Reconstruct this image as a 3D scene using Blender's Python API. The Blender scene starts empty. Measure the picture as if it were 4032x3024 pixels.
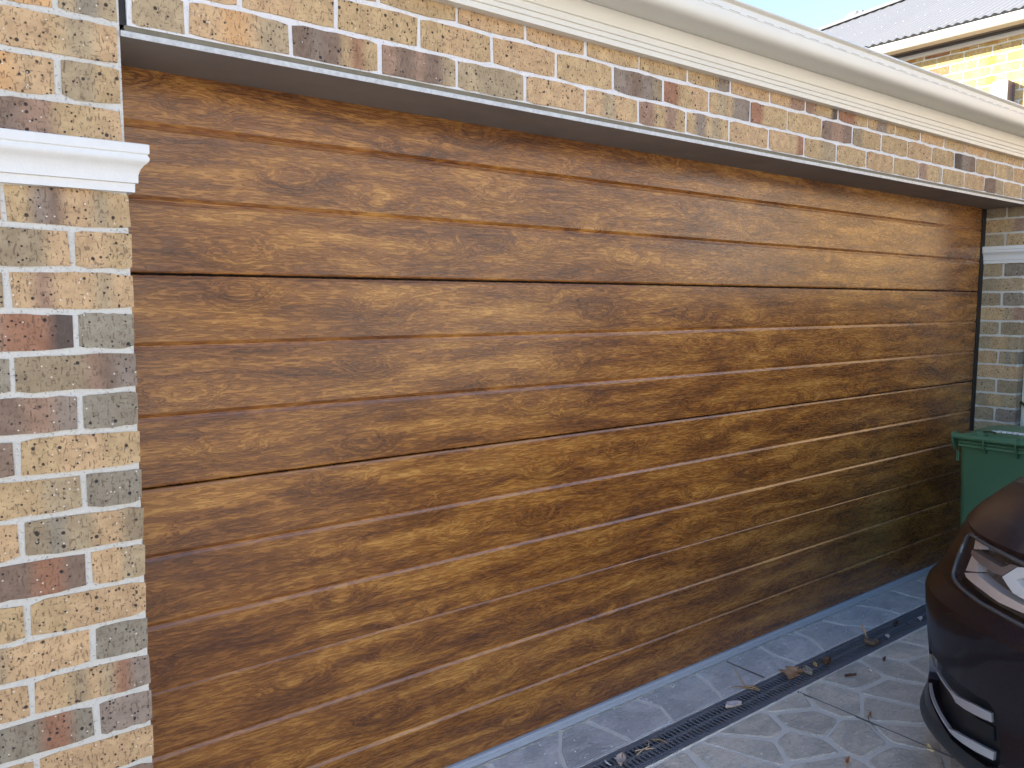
import bpy, bmesh, math, random
from mathutils import Vector, Matrix
from mathutils.geometry import delaunay_2d_cdt
random.seed(7)
S = bpy.context.scene
COL = S.collection
PI = math.pi

# ------------------------------------------------------------------ camera
cam_d = bpy.data.cameras.new('camera')
cam_d.sensor_width = 36.0
cam_d.lens = 3192.8 / 4032 * 36.0
cam_d.clip_start = 0.05
cam_d.clip_end = 2000
cam = bpy.data.objects.new('camera', cam_d)
COL.objects.link(cam)
RIGHT = Vector((0.78899, -0.61440, 0.00211))
UP = Vector((0.06020, 0.08072, 0.99492))
FWD = Vector((0.61145, 0.78486, -0.10067))
mw = Matrix((RIGHT, UP, -FWD)).transposed().to_4x4()
mw.translation = Vector((-0.4427, -1.9143, 1.5689))
cam.matrix_world = mw
S.camera = cam

# ------------------------------------------------------------------ sky and sun
SUN_EL, SUN_AZ = math.radians(18), math.radians(302)      # azimuth clockwise from +Y
world = bpy.data.worlds.new("World")
S.world = world
world.use_nodes = True
wnt = world.node_tree
sky = wnt.nodes.new('ShaderNodeTexSky')
sky.sky_type = 'NISHITA'
sky.sun_disc = False
sky.sun_elevation = SUN_EL
sky.sun_rotation = SUN_AZ
sky.air_density = 1.0
sky.dust_density = 0.2
sky.ozone_density = 3.0
wnt.links.new(sky.outputs[0], wnt.nodes['Background'].inputs[0])
wnt.nodes['Background'].inputs[1].default_value = 0.105
sun_d = bpy.data.lights.new('sun', 'SUN')
sun_d.energy = 3.0
sun_d.angle = math.radians(0.5)
sun_d.color = (1.0, 0.93, 0.82)
sun = bpy.data.objects.new('sun', sun_d)
COL.objects.link(sun)
TO_SUN = Vector((math.sin(SUN_AZ) * math.cos(SUN_EL), math.cos(SUN_AZ) * math.cos(SUN_EL), math.sin(SUN_EL)))
sun.rotation_euler = TO_SUN.to_track_quat('Z', 'Y').to_euler()
sun.location = TO_SUN * 30
vs = S.view_settings
vs.view_transform = 'Standard'
vs.look = 'None'
vs.exposure = 2.5
vs.gamma = 1.0
vs.use_curve_mapping = False
vs.use_white_balance = True
vs.white_balance_temperature = 6700
vs.white_balance_tint = 14

# ------------------------------------------------------------------ node helpers
class NG:
    def __init__(s, name):
        s.m = bpy.data.materials.new(name)
        s.m.use_nodes = True
        s.t = s.m.node_tree
        s.b = s.t.nodes['Principled BSDF']
        s.out = s.t.nodes['Material Output']
    def n(s, typ, **kw):
        x = s.t.nodes.new(typ)
        for k, v in kw.items():
            setattr(x, k, v)
        return x
    def put(s, sock, v):
        if isinstance(v, bpy.types.NodeSocket):
            s.t.links.new(v, sock)
        elif v is not None:
            if hasattr(sock, 'default_value'):
                try:
                    sock.default_value = v
                except Exception:
                    sock.default_value = tuple(v) + (1.0,)
    def math(s, op, a, b=None, c=None, clamp=False):
        x = s.n('ShaderNodeMath', operation=op)
        x.use_clamp = clamp
        s.put(x.inputs[0], a); s.put(x.inputs[1], b)
        if c is not None: s.put(x.inputs[2], c)
        return x.outputs[0]
    def obj(s):
        return s.n('ShaderNodeTexCoord').outputs['Object']
    def rnd(s):
        return s.n('ShaderNodeObjectInfo').outputs['Random']
    def vmul(s, v, k):
        x = s.n('ShaderNodeVectorMath', operation='MULTIPLY')
        s.put(x.inputs[0], v); s.put(x.inputs[1], k)
        return x.outputs[0]
    def vadd(s, v, k):
        x = s.n('ShaderNodeVectorMath', operation='ADD')
        s.put(x.inputs[0], v); s.put(x.inputs[1], k)
        return x.outputs[0]
    def xyz(s, x, y, z):
        c = s.n('ShaderNodeCombineXYZ')
        s.put(c.inputs[0], x); s.put(c.inputs[1], y); s.put(c.inputs[2], z)
        return c.outputs[0]
    def sep(s, v):
        c = s.n('ShaderNodeSeparateXYZ')
        s.put(c.inputs[0], v)
        return c.outputs
    def noise(s, v, sc=1.0, det=2.0, rough=0.5, dist=0.0):
        x = s.n('ShaderNodeTexNoise')
        s.put(x.inputs['Vector'], v)
        x.inputs['Scale'].default_value = sc
        x.inputs['Detail'].default_value = det
        x.inputs['Roughness'].default_value = rough
        x.inputs['Distortion'].default_value = dist
        return x.outputs[0]
    def vor(s, v, sc=1.0, feat='F1', rnd=1.0, dim='3D'):
        x = s.n('ShaderNodeTexVoronoi', feature=feat, voronoi_dimensions=dim)
        s.put(x.inputs['Vector'], v)
        x.inputs['Scale'].default_value = sc
        x.inputs['Randomness'].default_value = rnd
        return x.outputs
    def ss(s, v, a, b, lo=0.0, hi=1.0):
        x = s.n('ShaderNodeMapRange', interpolation_type='SMOOTHSTEP')
        s.put(x.inputs[0], v)
        for i, q in enumerate((a, b, lo, hi)):
            x.inputs[i + 1].default_value = q
        return x.outputs[0]
    def mix(s, f, a, b, mode='MIX'):
        x = s.n('ShaderNodeMix', data_type='RGBA', blend_type=mode)
        s.put(x.inputs[0], f)
        for i, q in ((6, a), (7, b)):
            s.put(x.inputs[i], q if isinstance(q, bpy.types.NodeSocket) else tuple(q)[:3] + (1.0,))
        return x.outputs[2]
    def ramp(s, f, stops):
        x = s.n('ShaderNodeValToRGB')
        s.put(x.inputs[0], f)
        e = x.color_ramp.elements
        while len(e) < len(stops): e.new(0.5)
        for q, (p, c) in zip(e, stops):
            q.position = p; q.color = tuple(c) + (1.0,)
        return x.outputs[0]
    def bump(s, h, strength=0.5, dist=0.002, normal=None):
        x = s.n('ShaderNodeBump')
        x.inputs['Strength'].default_value = strength
        x.inputs['Distance'].default_value = dist
        s.put(x.inputs['Height'], h)
        if normal is not None: s.put(x.inputs['Normal'], normal)
        return x.outputs[0]
    def fin(s, color=None, rough=None, metal=None, normal=None, spec=None, coat=None):
        if color is not None:
            s.put(s.b.inputs['Base Color'], color if isinstance(color, bpy.types.NodeSocket) else tuple(color)[:3] + (1.0,))
        s.put(s.b.inputs['Roughness'], rough)
        s.put(s.b.inputs['Metallic'], metal)
        if spec is not None: s.put(s.b.inputs['Specular IOR Level'], spec)
        if normal is not None: s.put(s.b.inputs['Normal'], normal)
        if coat is not None:
            s.b.inputs['Coat Weight'].default_value = coat
            s.b.inputs['Coat Roughness'].default_value = 0.04
        return s.m

def mat_plain(name, c, rough=0.5, metal=0.0, var=0.12, vscale=9.0, bump=0.0, bscale=120.0, spec=0.5, coat=None):
    g = NG(name)
    p = g.obj()
    f = g.noise(p, vscale, 4, 0.6)
    col = g.mix(f, [q * (1 - var) for q in c], [min(1, q * (1 + var)) for q in c])
    nr = None
    if bump:
        nr = g.bump(g.noise(p, bscale, 3, 0.6), bump, 0.001)
    rr = g.math('ADD', g.math('MULTIPLY', g.noise(p, vscale * 2.3, 3), 0.16), rough - 0.08)
    return g.fin(col, rr, metal, nr, spec, coat)

def mat_wood():
    g = NG('printed_woodgrain')
    p = g.obj()
    x, y, z = g.sep(p)
    x = g.math('ADD', x, g.math('MULTIPLY', g.rnd(), 11.0))
    p = g.xyz(x, y, z)
    n0 = g.noise(g.xyz(g.math('MULTIPLY', x, 1.3), 0, g.math('MULTIPLY', z, 4.0)), 1.0, 2, 0.5)
    wob = g.math('SUBTRACT', g.noise(g.vmul(p, (9, 1, 30)), 1.0, 2), 0.5)
    wob2 = g.math('SUBTRACT', g.noise(g.vmul(p, (14, 1, 26)), 1.0, 3), 0.5)
    def knotdist(dx, dz):
        kv = g.vor(g.xyz(g.math('MULTIPLY', g.math('ADD', x, dx), 2.3), g.math('ADD', g.math('MULTIPLY', z, 5.574), dz), 0.0), 1.0, 'F1', 0.75, '2D')
        return g.math('ADD', kv[0], g.math('MULTIPLY', wob, 0.20))
    kd = knotdist(0.0, 0.0)
    knot = g.ss(kd, 0.34, 0.0)
    core = g.math('MULTIPLY', g.ss(g.math('ADD', kd, g.math('MULTIPLY', wob2, 0.10)), 0.17, 0.12), g.ss(g.math('ADD', kd, g.math('MULTIPLY', wob2, 0.10)), 0.05, 0.10))
    smear = g.math('ADD', g.ss(knotdist(-0.085, 0.12), 0.27, 0.02), g.math('MULTIPLY', g.ss(knotdist(0.10, 0.06), 0.24, 0.02), 0.8))
    gg = g.math('ADD', g.math('MULTIPLY', z, 30.0), g.math('ADD', g.math('MULTIPLY', n0, 4.5), g.math('MULTIPLY', knot, 2.4)))
    wv = g.noise(g.vmul(p, (30, 1, 70)), 1.0, 2)
    gg2 = g.math('ADD', gg, g.math('MULTIPLY', wv, 0.30))
    streak = g.noise(g.xyz(g.math('MULTIPLY', x, 1.3), g.math('MULTIPLY', gg2, 1.25), 0.0), 1.0, 3, 0.55)
    broad = g.noise(g.xyz(g.math('MULTIPLY', x, 0.9), 7.0, g.math('MULTIPLY', gg, 0.42)), 1.0, 2, 0.5)
    patch = g.noise(g.xyz(g.math('MULTIPLY', x, 3.0), 3.0, g.math('MULTIPLY', z, 17.0)), 1.0, 2, 0.5, 0.4)
    tone = g.math('ADD', g.math('ADD', g.math('MULTIPLY', streak, 0.34), g.math('MULTIPLY', patch, 0.46)), g.math('MULTIPLY', broad, 0.24))
    amp = g.ss(g.noise(g.vmul(p, (1.9, 1, 4.2)), 1.0, 1), 0.36, 0.62)          # some knots are strong, some hardly show
    tone = g.math('ADD', tone, g.math('MULTIPLY', g.math('MULTIPLY', knot, amp), 0.060))
    tone = g.math('SUBTRACT', tone, g.math('MULTIPLY', g.math('MULTIPLY', smear, amp), 0.065))
    tone = g.math('SUBTRACT', tone, g.math('MULTIPLY', g.math('MULTIPLY', core, amp), 0.050))
    tone = g.math('ADD', g.math('MULTIPLY', g.math('SUBTRACT', tone, 0.5), 1.05), 0.5)
    fine = g.noise(g.vmul(p, (15, 1, 300)), 1.0, 3, 0.6)
    tone = g.math('ADD', tone, g.math('MULTIPLY', g.math('SUBTRACT', fine, 0.5), 0.17))
    ln = g.math('SINE', g.math('MULTIPLY', gg2, 10.0))
    lm = g.ss(g.noise(g.vmul(p, (1.4, 1, 8)), 1.0, 1), 0.52, 0.68)
    tone = g.math('SUBTRACT', tone, g.math('MULTIPLY', g.math('MULTIPLY', g.ss(ln, 0.2, 1.0), lm), 0.055))
    # embossed ripples that follow the grain; the rolled grooves are left smooth
    rp = g.noise(g.xyz(g.math('MULTIPLY', x, 24.0), g.math('MULTIPLY', gg2, 3.4), g.math('MULTIPLY', z, 165.0)), 1.0, 2, 0.5)
    rip = g.ss(rp, 0.42, 0.58)
    ph = g.math('ABSOLUTE', g.math('SUBTRACT', g.math('MODULO', g.math('ADD', z, 0.0897), 0.1794), 0.0897))
    flat = g.ss(ph, 0.0075, 0.0125)
    tone = g.math('SUBTRACT', tone, g.math('MULTIPLY', g.math('SUBTRACT', 1.0, rip), 0.085))
    col = g.ramp(tone, [(0.24, (0.066, 0.023, 0.0085)), (0.37, (0.150, 0.053, 0.0130)), (0.47, (0.255, 0.096, 0.0190)),
                        (0.57, (0.395, 0.172, 0.034)), (0.72, (0.600, 0.305, 0.076))])
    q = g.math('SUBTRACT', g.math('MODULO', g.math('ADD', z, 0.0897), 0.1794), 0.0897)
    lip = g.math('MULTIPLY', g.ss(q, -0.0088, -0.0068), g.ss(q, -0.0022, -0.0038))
    col = g.mix(g.math('MULTIPLY', lip, 0.20), col, (0.52, 0.37, 0.29))      # pale sky highlight painted along the rolled arris
    nr = g.bump(g.math('MULTIPLY', rip, flat), 1.0, 0.0020)
    rough = g.math('ADD', 0.25, g.math('MULTIPLY', rip, 0.10))
    g.b.inputs['Coat Weight'].default_value = 0.8
    g.b.inputs['Coat Roughness'].default_value = 0.24
    return g.fin(col, rough, 0.0, nr, 0.22)

def mat_brick():
    g = NG('speckled_clay_brick')
    a = g.n('ShaderNodeAttribute', attribute_name='tone').outputs['Color']
    p = g.vadd(g.obj(), g.xyz(g.math('MULTIPLY', g.rnd(), 37.0), 0, g.math('MULTIPLY', g.rnd(), 91.0)))
    f = g.noise(p, 26, 5, 0.65)
    col = g.mix(g.ss(f, 0.30, 0.72), g.mix(1.0, a, (0.80, 0.76, 0.72), 'MULTIPLY'), g.mix(1.0, a, (1.10, 1.08, 1.04), 'MULTIPLY'))
    # short drag cracks from wire cutting
    ck = g.noise(g.vmul(p, (200, 200, 75)), 1.0, 2, 0.6)
    crack = g.ss(ck, 0.57, 0.64)
    ck2 = g.noise(g.vmul(p, (80, 80, 210)), 1.0, 2, 0.6)
    crack2 = g.ss(ck2, 0.61, 0.68)
    cr = g.math('MAXIMUM', crack, crack2)
    col = g.mix(g.math('MULTIPLY', cr, 0.62), col, (0.13, 0.085, 0.055))
    # ironstone specks, two sizes
    v1 = g.vor(p, 62)
    c1 = g.n('ShaderNodeSeparateColor'); g.put(c1.inputs[0], v1[1])
    s1 = g.math('MULTIPLY', g.ss(v1[0], 0.30, 0.20), g.math('GREATER_THAN', c1.outputs[0], 0.86))
    v2 = g.vor(p, 140)
    c2 = g.n('ShaderNodeSeparateColor'); g.put(c2.inputs[0], v2[1])
    s2 = g.math('MULTIPLY', g.ss(v2[0], 0.40, 0.28), g.math('GREATER_THAN', c2.outputs[0], 0.90))
    dark = g.math('MAXIMUM', s1, s2)
    col = g.mix(g.math('MULTIPLY', dark, 0.9), col, (0.022, 0.020, 0.024))
    s3 = g.math('MULTIPLY', g.ss(v2[0], 0.30, 0.20), g.math('LESS_THAN', c2.outputs[1], 0.022))
    col = g.mix(g.math('MULTIPLY', s3, 0.8), col, (0.75, 0.70, 0.60))
    h = g.math('SUBTRACT', g.math('MULTIPLY', g.noise(p, 190, 3), 0.5), g.math('ADD', g.math('MULTIPLY', cr, 0.9), g.math('MULTIPLY', dark, 0.5)))
    return g.fin(col, 0.86, 0.0, g.bump(h, 0.6, 0.0016), 0.25)

def mat_mortar(name, c):
    g = NG(name)
    p = g.obj()
    f = g.noise(p, 40, 5, 0.7)
    col = g.mix(f, [q * 0.86 for q in c], [min(1, q * 1.1) for q in c])
    v = g.vor(p, 210)
    pit = g.ss(g.noise(p, 240, 2), 0.64, 0.72)
    col = g.mix(g.math('MULTIPLY', pit, 0.5), col, (0.25, 0.23, 0.20))
    h = g.math('ADD', g.noise(p, 120, 4, 0.7), g.math('MULTIPLY', pit, -0.8))
    return g.fin(col, 0.92, 0.0, g.bump(h, 0.8, 0.003), 0.2)

def mat_stone(name, c1_, c2_):
    g = NG(name)
    r = g.rnd()
    p = g.vadd(g.obj(), g.xyz(g.math('MULTIPLY', r, 53.0), g.math('MULTIPLY', r, 17.0), 0))
    n1 = g.noise(g.vmul(p, (5, 7, 5)), 1.0, 5, 0.65, 0.8)
    n2 = g.noise(g.vmul(p, (26, 75, 30)), 1.0, 4, 0.65, 1.2)
    base = g.mix(r, c1_, c2_)
    col = g.mix(g.ss(n1, 0.3, 0.7), g.mix(1.0, base, (0.78, 0.80, 0.84), 'MULTIPLY'), g.mix(1.0, base, (1.22, 1.20, 1.20), 'MULTIPLY'))
    col = g.mix(g.math('MULTIPLY', g.ss(n2, 0.54, 0.70), 0.55), col, (0.74, 0.73, 0.71))
    col = g.mix(g.math('MULTIPLY', g.ss(n2, 0.45, 0.30), 0.50), col, (0.19, 0.19, 0.185))
    fl = g.vor(p, 75)
    c1 = g.n('ShaderNodeSeparateColor'); g.put(c1.inputs[0], fl[1])
    fk = g.math('MULTIPLY', g.ss(fl[0], 0.22, 0.12), g.math('GREATER_THAN', c1.outputs[0], 0.975))
    col = g.mix(fk, col, (0.7, 0.7, 0.7))
    h = g.math('ADD', g.math('MULTIPLY', n2, 0.7), g.noise(p, 60, 4, 0.6))
    rough = g.math('ADD', 0.46, g.math('MULTIPLY', n1, 0.22))
    return g.fin(col, rough, 0.0, g.bump(h, 0.8, 0.005), 0.5)

def mat_glasslens(name, tint, gl):
    g = NG(name)
    tr = g.n('ShaderNodeBsdfTransparent'); tr.inputs[0].default_value = tuple(tint) + (1,)
    gb = g.n('ShaderNodeBsdfGlossy'); gb.inputs['Roughness'].default_value = 0.03
    lw = g.n('ShaderNodeLayerWeight'); lw.inputs[0].default_value = 0.5
    fr = g.math('ADD', 0.045, g.math('MULTIPLY', g.math('POWER', lw.outputs['Facing'], 4.5), 0.9))
    mx = g.n('ShaderNodeMixShader')
    g.put(mx.inputs[0], g.math('MULTIPLY', fr, gl)); g.put(mx.inputs[1], tr.outputs[0]); g.put(mx.inputs[2], gb.outputs[0])
    g.t.links.new(mx.outputs[0], g.out.inputs[0])
    return g.m

def mat_carpaint():
    g = NG('dark_brown_car_paint')
    p = g.obj()
    v = g.vor(p, 900)
    c = g.n('ShaderNodeSeparateColor'); g.put(c.inputs[0], v[1])
    dust = g.ss(g.noise(p, 260, 4, 0.7), 0.62, 0.74)
    film = g.noise(p, 7, 4, 0.6)
    col = g.mix(c.outputs[0], (0.022, 0.0165, 0.0210), (0.046, 0.036, 0.043))
    col = g.mix(g.math('MULTIPLY', dust, 0.22), col, (0.20, 0.19, 0.18))
    rough = g.math('ADD', 0.40, g.math('MULTIPLY', film, 0.10))
    return g.fin(col, rough, 0.85, None, 0.3, 0.4)

M = {}
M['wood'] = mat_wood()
M['brick'] = mat_brick()
M['mortar'] = mat_mortar('grey_white_mortar', (0.63, 0.615, 0.560))
M['mortar_pale'] = mat_mortar('pale_wall_mortar', (0.76, 0.75, 0.74))  # paler mix for the joints over the door
M['grout'] = mat_mortar('pale_grout', (0.72, 0.68, 0.60))
M['stone'] = mat_stone('stamped_slate_concrete', (0.480, 0.436, 0.355), (0.590, 0.530, 0.430))
M['stone_blue'] = mat_stone('bluish_slate_concrete', (0.440, 0.428, 0.408), (0.520, 0.503, 0.478))
M['cream'] = mat_plain('cream_colorbond', (0.72, 0.69, 0.60), 0.38, 0, 0.05, 5)
M['capital'] = mat_plain('white_cast_moulding', (0.74, 0.74, 0.71), 0.75, 0, 0.06, 30, 0.5, 160)
M['slot'] = mat_plain('painted_slot_shade', (0.30, 0.27, 0.24), 0.7)  # dark beige painted on for the shade inside open slots
M['galv'] = mat_plain('galvanised_steel_edge', (0.50, 0.51, 0.50), 0.5, 0.2, 0.45, 90, 0.5, 90)
M['soffit_steel'] = mat_plain('dull_lintel_plate', (0.225, 0.200, 0.172), 0.66, 0.0, 0.30, 4)
M['rubber'] = mat_plain('black_rubber_seal', (0.012, 0.012, 0.013), 0.6)
M['seal'] = mat_plain('grey_vinyl_door_seal', (0.34, 0.38, 0.43), 0.32, 0, 0.08, 20)
M['grate'] = mat_plain('charcoal_plastic_grate', (0.140, 0.153, 0.176), 0.30, 0, 0.2, 14)
M['channel'] = mat_plain('dark_channel', (0.010, 0.011, 0.012), 0.7)  # near-black even colour for the channel
M['concrete'] = mat_mortar('crumbly_concrete_edge', (0.40, 0.39, 0.36))
M['olive_joint'] = mat_plain('dark_olive_bed_joint', (0.20, 0.175, 0.12), 0.9, 0, 0.35, 30)  # dark olive-brown joint colour
M['saw'] = mat_plain('dark_saw_cut', (0.10, 0.093, 0.085), 0.9)
M['paving'] = mat_plain('plain_grey_concrete', (0.36, 0.345, 0.32), 0.85, 0, 0.2, 2, 0.3, 60)
M['roofmetal'] = mat_plain('pale_grey_corrugated_steel', (0.27, 0.258, 0.235), 0.5, 0.0, 0.05, 2)
M['housecream'] = mat_plain('warm_cream_gutter', (0.46, 0.42, 0.33), 0.5)
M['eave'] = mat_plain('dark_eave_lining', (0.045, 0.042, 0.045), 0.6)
M['trimcream'] = mat_plain('cream_eave_trim', (0.70, 0.66, 0.58), 0.5, 0, 0.04)
M['white'] = mat_plain('white_painted_render', (0.78, 0.77, 0.75), 0.7, 0, 0.04)
M['purple'] = mat_plain('mauve_grey_metal', (0.12, 0.10, 0.115), 0.55)
M['bin'] = mat_plain('green_bin_plastic', (0.078, 0.175, 0.088), 0.42, 0, 0.14, 6, 0.15, 40)
M['label'] = mat_plain('white_worn_print', (0.72, 0.74, 0.74), 0.6, 0, 0.3, 60)
M['hose'] = mat_plain('dark_green_hose', (0.035, 0.050, 0.016), 0.45)
M['paint'] = mat_carpaint()
M['blackplastic'] = mat_plain('black_bumper_plastic', (0.010, 0.012, 0.014), 0.42, 0, 0.2, 40, 0.15, 300)
M['housing'] = mat_plain('dark_lamp_housing', (0.060, 0.054, 0.053), 0.25)
M['chrome'] = mat_plain('satin_silver_bezel', (0.84, 0.82, 0.81), 0.32, 0.6, 0.06, 15)
M['guide'] = mat_plain('smoky_light_guide', (0.20, 0.165, 0.155), 0.18, 0.2)
M['drl'] = mat_plain('white_lamp_strip', (0.78, 0.80, 0.80), 0.25, 0.2, 0.05)
M['blade'] = mat_plain('satin_aluminium_blade', (0.66, 0.64, 0.65), 0.36, 0.7, 0.05)
M['surround'] = mat_plain('smoky_lamp_edge', (0.075, 0.070, 0.068), 0.25)
M['lens'] = mat_glasslens('clear_lamp_lens', (0.93, 0.90, 0.88), 1.0)
M['window'] = mat_plain('dark_tinted_glass', (0.012, 0.014, 0.016), 0.04)
M['tyre'] = mat_plain('tyre_rubber', (0.018, 0.018, 0.018), 0.8)
M['rim'] = mat_plain('silver_alloy', (0.55, 0.55, 0.56), 0.3, 0.8)
M['render'] = mat_plain('pale_render', (0.62, 0.59, 0.55), 0.9, 0, 0.05, 3)
M['grass'] = mat_plain('pale_sunlit_concrete', (0.21, 0.20, 0.18), 0.95, 0, 0.15, 2)

def mat_leaf(name, c):
    return mat_plain(name, c, 0.65, 0, 0.35, 60, 0.3, 150)

# ------------------------------------------------------------------ object helpers
def link(name, me, mats, parent=None):
    o = bpy.data.objects.new(name, me)
    COL.objects.link(o)
    if mats is not None:
        for m in (mats if isinstance(mats, (list, tuple)) else [mats]):
            if m.name not in [q.name for q in me.materials if q]:
                me.materials.append(m)
    if parent is not None: o.parent = parent
    return o

def mesh(name, vs_, fs, mats=None, parent=None, smooth=None):
    me = bpy.data.meshes.new(name)
    me.from_pydata([tuple(v) for v in vs_], [], fs)
    me.validate()
    bm = bmesh.new(); bm.from_mesh(me)
    bmesh.ops.recalc_face_normals(bm, faces=bm.faces)
    bm.to_mesh(me); bm.free()
    if smooth is not None:
        me.polygons.foreach_set('use_smooth', [True] * len(me.polygons))
        me.set_sharp_from_angle(angle=math.radians(smooth))
    return link(name, me, mats, parent)

def frombm(name, bm, mats, parent=None, smooth=None):
    me = bpy.data.meshes.new(name)
    bmesh.ops.recalc_face_normals(bm, faces=bm.faces)
    bm.to_mesh(me); bm.free()
    if smooth is not None:
        me.polygons.foreach_set('use_smooth', [True] * len(me.polygons))
        me.set_sharp_from_angle(angle=math.radians(smooth))
    return link(name, me, mats, parent)

def boxvf(x0, x1, y0, y1, z0, z1, base=0):
    v = [(x0, y0, z0), (x1, y0, z0), (x1, y1, z0), (x0, y1, z0), (x0, y0, z1), (x1, y0, z1), (x1, y1, z1), (x0, y1, z1)]
    f = [(0, 3, 2, 1), (4, 5, 6, 7), (0, 1, 5, 4), (1, 2, 6, 5), (2, 3, 7, 6), (3, 0, 4, 7)]
    return v, [tuple(i + base for i in q) for q in f]

def boxes(name, L, mats, parent=None, bevel=0.0):
    V, F = [], []
    for b in L:
        v, f = boxvf(*b, base=len(V)); V += v; F += f
    if not bevel: return mesh(name, V, F, mats, parent)
    me = bpy.data.meshes.new(name); me.from_pydata(V, [], F)
    bm = bmesh.new(); bm.from_mesh(me); bpy.data.meshes.remove(me)
    bmesh.ops.bevel(bm, geom=bm.edges[:], offset=bevel, segments=2, affect='EDGES')
    return frombm(name, bm, mats, parent, 40)

def extrude_x(name, prof, x0, x1, mats, parent=None, nx=1, smooth=30, wob=None):
    """closed (y,z) outline swept along X"""
    V, F = [], []
    n = len(prof)
    for i in range(nx + 1):
        x = x0 + (x1 - x0) * i / nx
        for (y, z) in prof: V.append((x, y, z))
    for i in range(nx):
        for j in range(n):
            k = (j + 1) % n
            F.append((i * n + j, i * n + k, (i + 1) * n + k, (i + 1) * n + j))
    F.append(tuple(range(n))); F.append(tuple(nx * n + j for j in range(n)))
    return mesh(name, V, F, mats, parent, smooth)

def sweep(name, path, prof, mats, parent=None, smooth=30, closed=True):
    """profile (d,z) swept along plan path [(x,y)], d is measured to the right-hand side; mitred corners"""
    V, F = [], []
    n = len(prof)
    P = [Vector(p) for p in path]
    for i, p in enumerate(P):
        dirs = []
        if i > 0: dirs.append((P[i] - P[i - 1]).normalized())
        if i < len(P) - 1: dirs.append((P[i + 1] - P[i]).normalized())
        ns = [Vector((d.y, -d.x)) for d in dirs]
        m = ns[0] if len(ns) == 1 else (ns[0] + ns[1]) / (1 + ns[0].dot(ns[1]))
        for d, z in prof: V.append((p.x + m.x * d, p.y + m.y * d, z))
    for i in range(len(P) - 1):
        for j in range(n):
            k = (j + 1) % n
            F.append((i * n + j, i * n + k, (i + 1) * n + k, (i + 1) * n + j))
    F.append(tuple(range(n))); F.append(tuple((len(P) - 1) * n + j for j in range(n)))
    return mesh(name, V, F, mats, parent, smooth)

def tube(name, pts, r, mats, parent=None, ns=8, caps=True):
    V, F = [], []
    P = [Vector(p) for p in pts]
    up = Vector((0.03, 0.02, 1))
    for i, p in enumerate(P):
        t = (P[min(i + 1, len(P) - 1)] - P[max(i - 1, 0)]).normalized()
        a = t.cross(up)
        if a.length < 1e-3: a = t.cross(Vector((1, 0, 0)))
        a.normalize(); b = a.cross(t)
        rr = r[i] if isinstance(r, (list, tuple)) else r
        for k in range(ns):
            an = 2 * PI * k / ns
            V.append(p + (a * math.cos(an) + b * math.sin(an)) * rr)
    for i in range(len(P) - 1):
        for k in range(ns):
            l = (k + 1) % ns
            F.append((i * ns + k, i * ns + l, (i + 1) * ns + l, (i + 1) * ns + k))
    if caps:
        F.append(tuple(range(ns))); F.append(tuple((len(P) - 1) * ns + k for k in range(ns)))
    return mesh(name, V, F, mats, parent, 50)

def thing(name, label, cat, loc=(0, 0, 0), group=None):
    o = bpy.data.objects.new(name, None); COL.objects.link(o)
    o.location = loc
    o.empty_display_size = 0.2
    o['label'] = label; o['category'] = cat
    if group: o['group'] = group
    return o

def part(o, root):
    """parent to a moved Empty while the mesh keeps its world coordinates"""
    o.parent = root
    o.matrix_parent_inverse = Matrix.Translation(root.location).inverted()
    return o

# ------------------------------------------------------------------ bricks
T = (0.535, 0.385, 0.215); P_ = (0.570, 0.392, 0.225); O = (0.360, 0.285, 0.185); G = (0.315, 0.282, 0.220)
G2 = (0.300, 0.262, 0.200); B = (0.250, 0.178, 0.135); R = (0.365, 0.190, 0.120); D = (0.125, 0.098, 0.085)
O2 = (0.440, 0.345, 0.220); OR = (0.620, 0.375, 0.185); BG = (0.300, 0.245, 0.200); RB = (0.360, 0.238, 0.170)

def rc(rng):
    k = rng.random()
    if k < 0.50: return [T if rng.random() < .5 else P_]
    if k < 0.62: return [T, O, T, T] if rng.random() < .5 else [T, T, O, O]
    if k < 0.72: return [O, T, P_]
    if k < 0.80: return [G]
    if k < 0.87: return [B, RB, B]
    if k < 0.93: return [T, B, T, T]
    if k < 0.97: return [R, T, T]
    return [O2]

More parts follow.
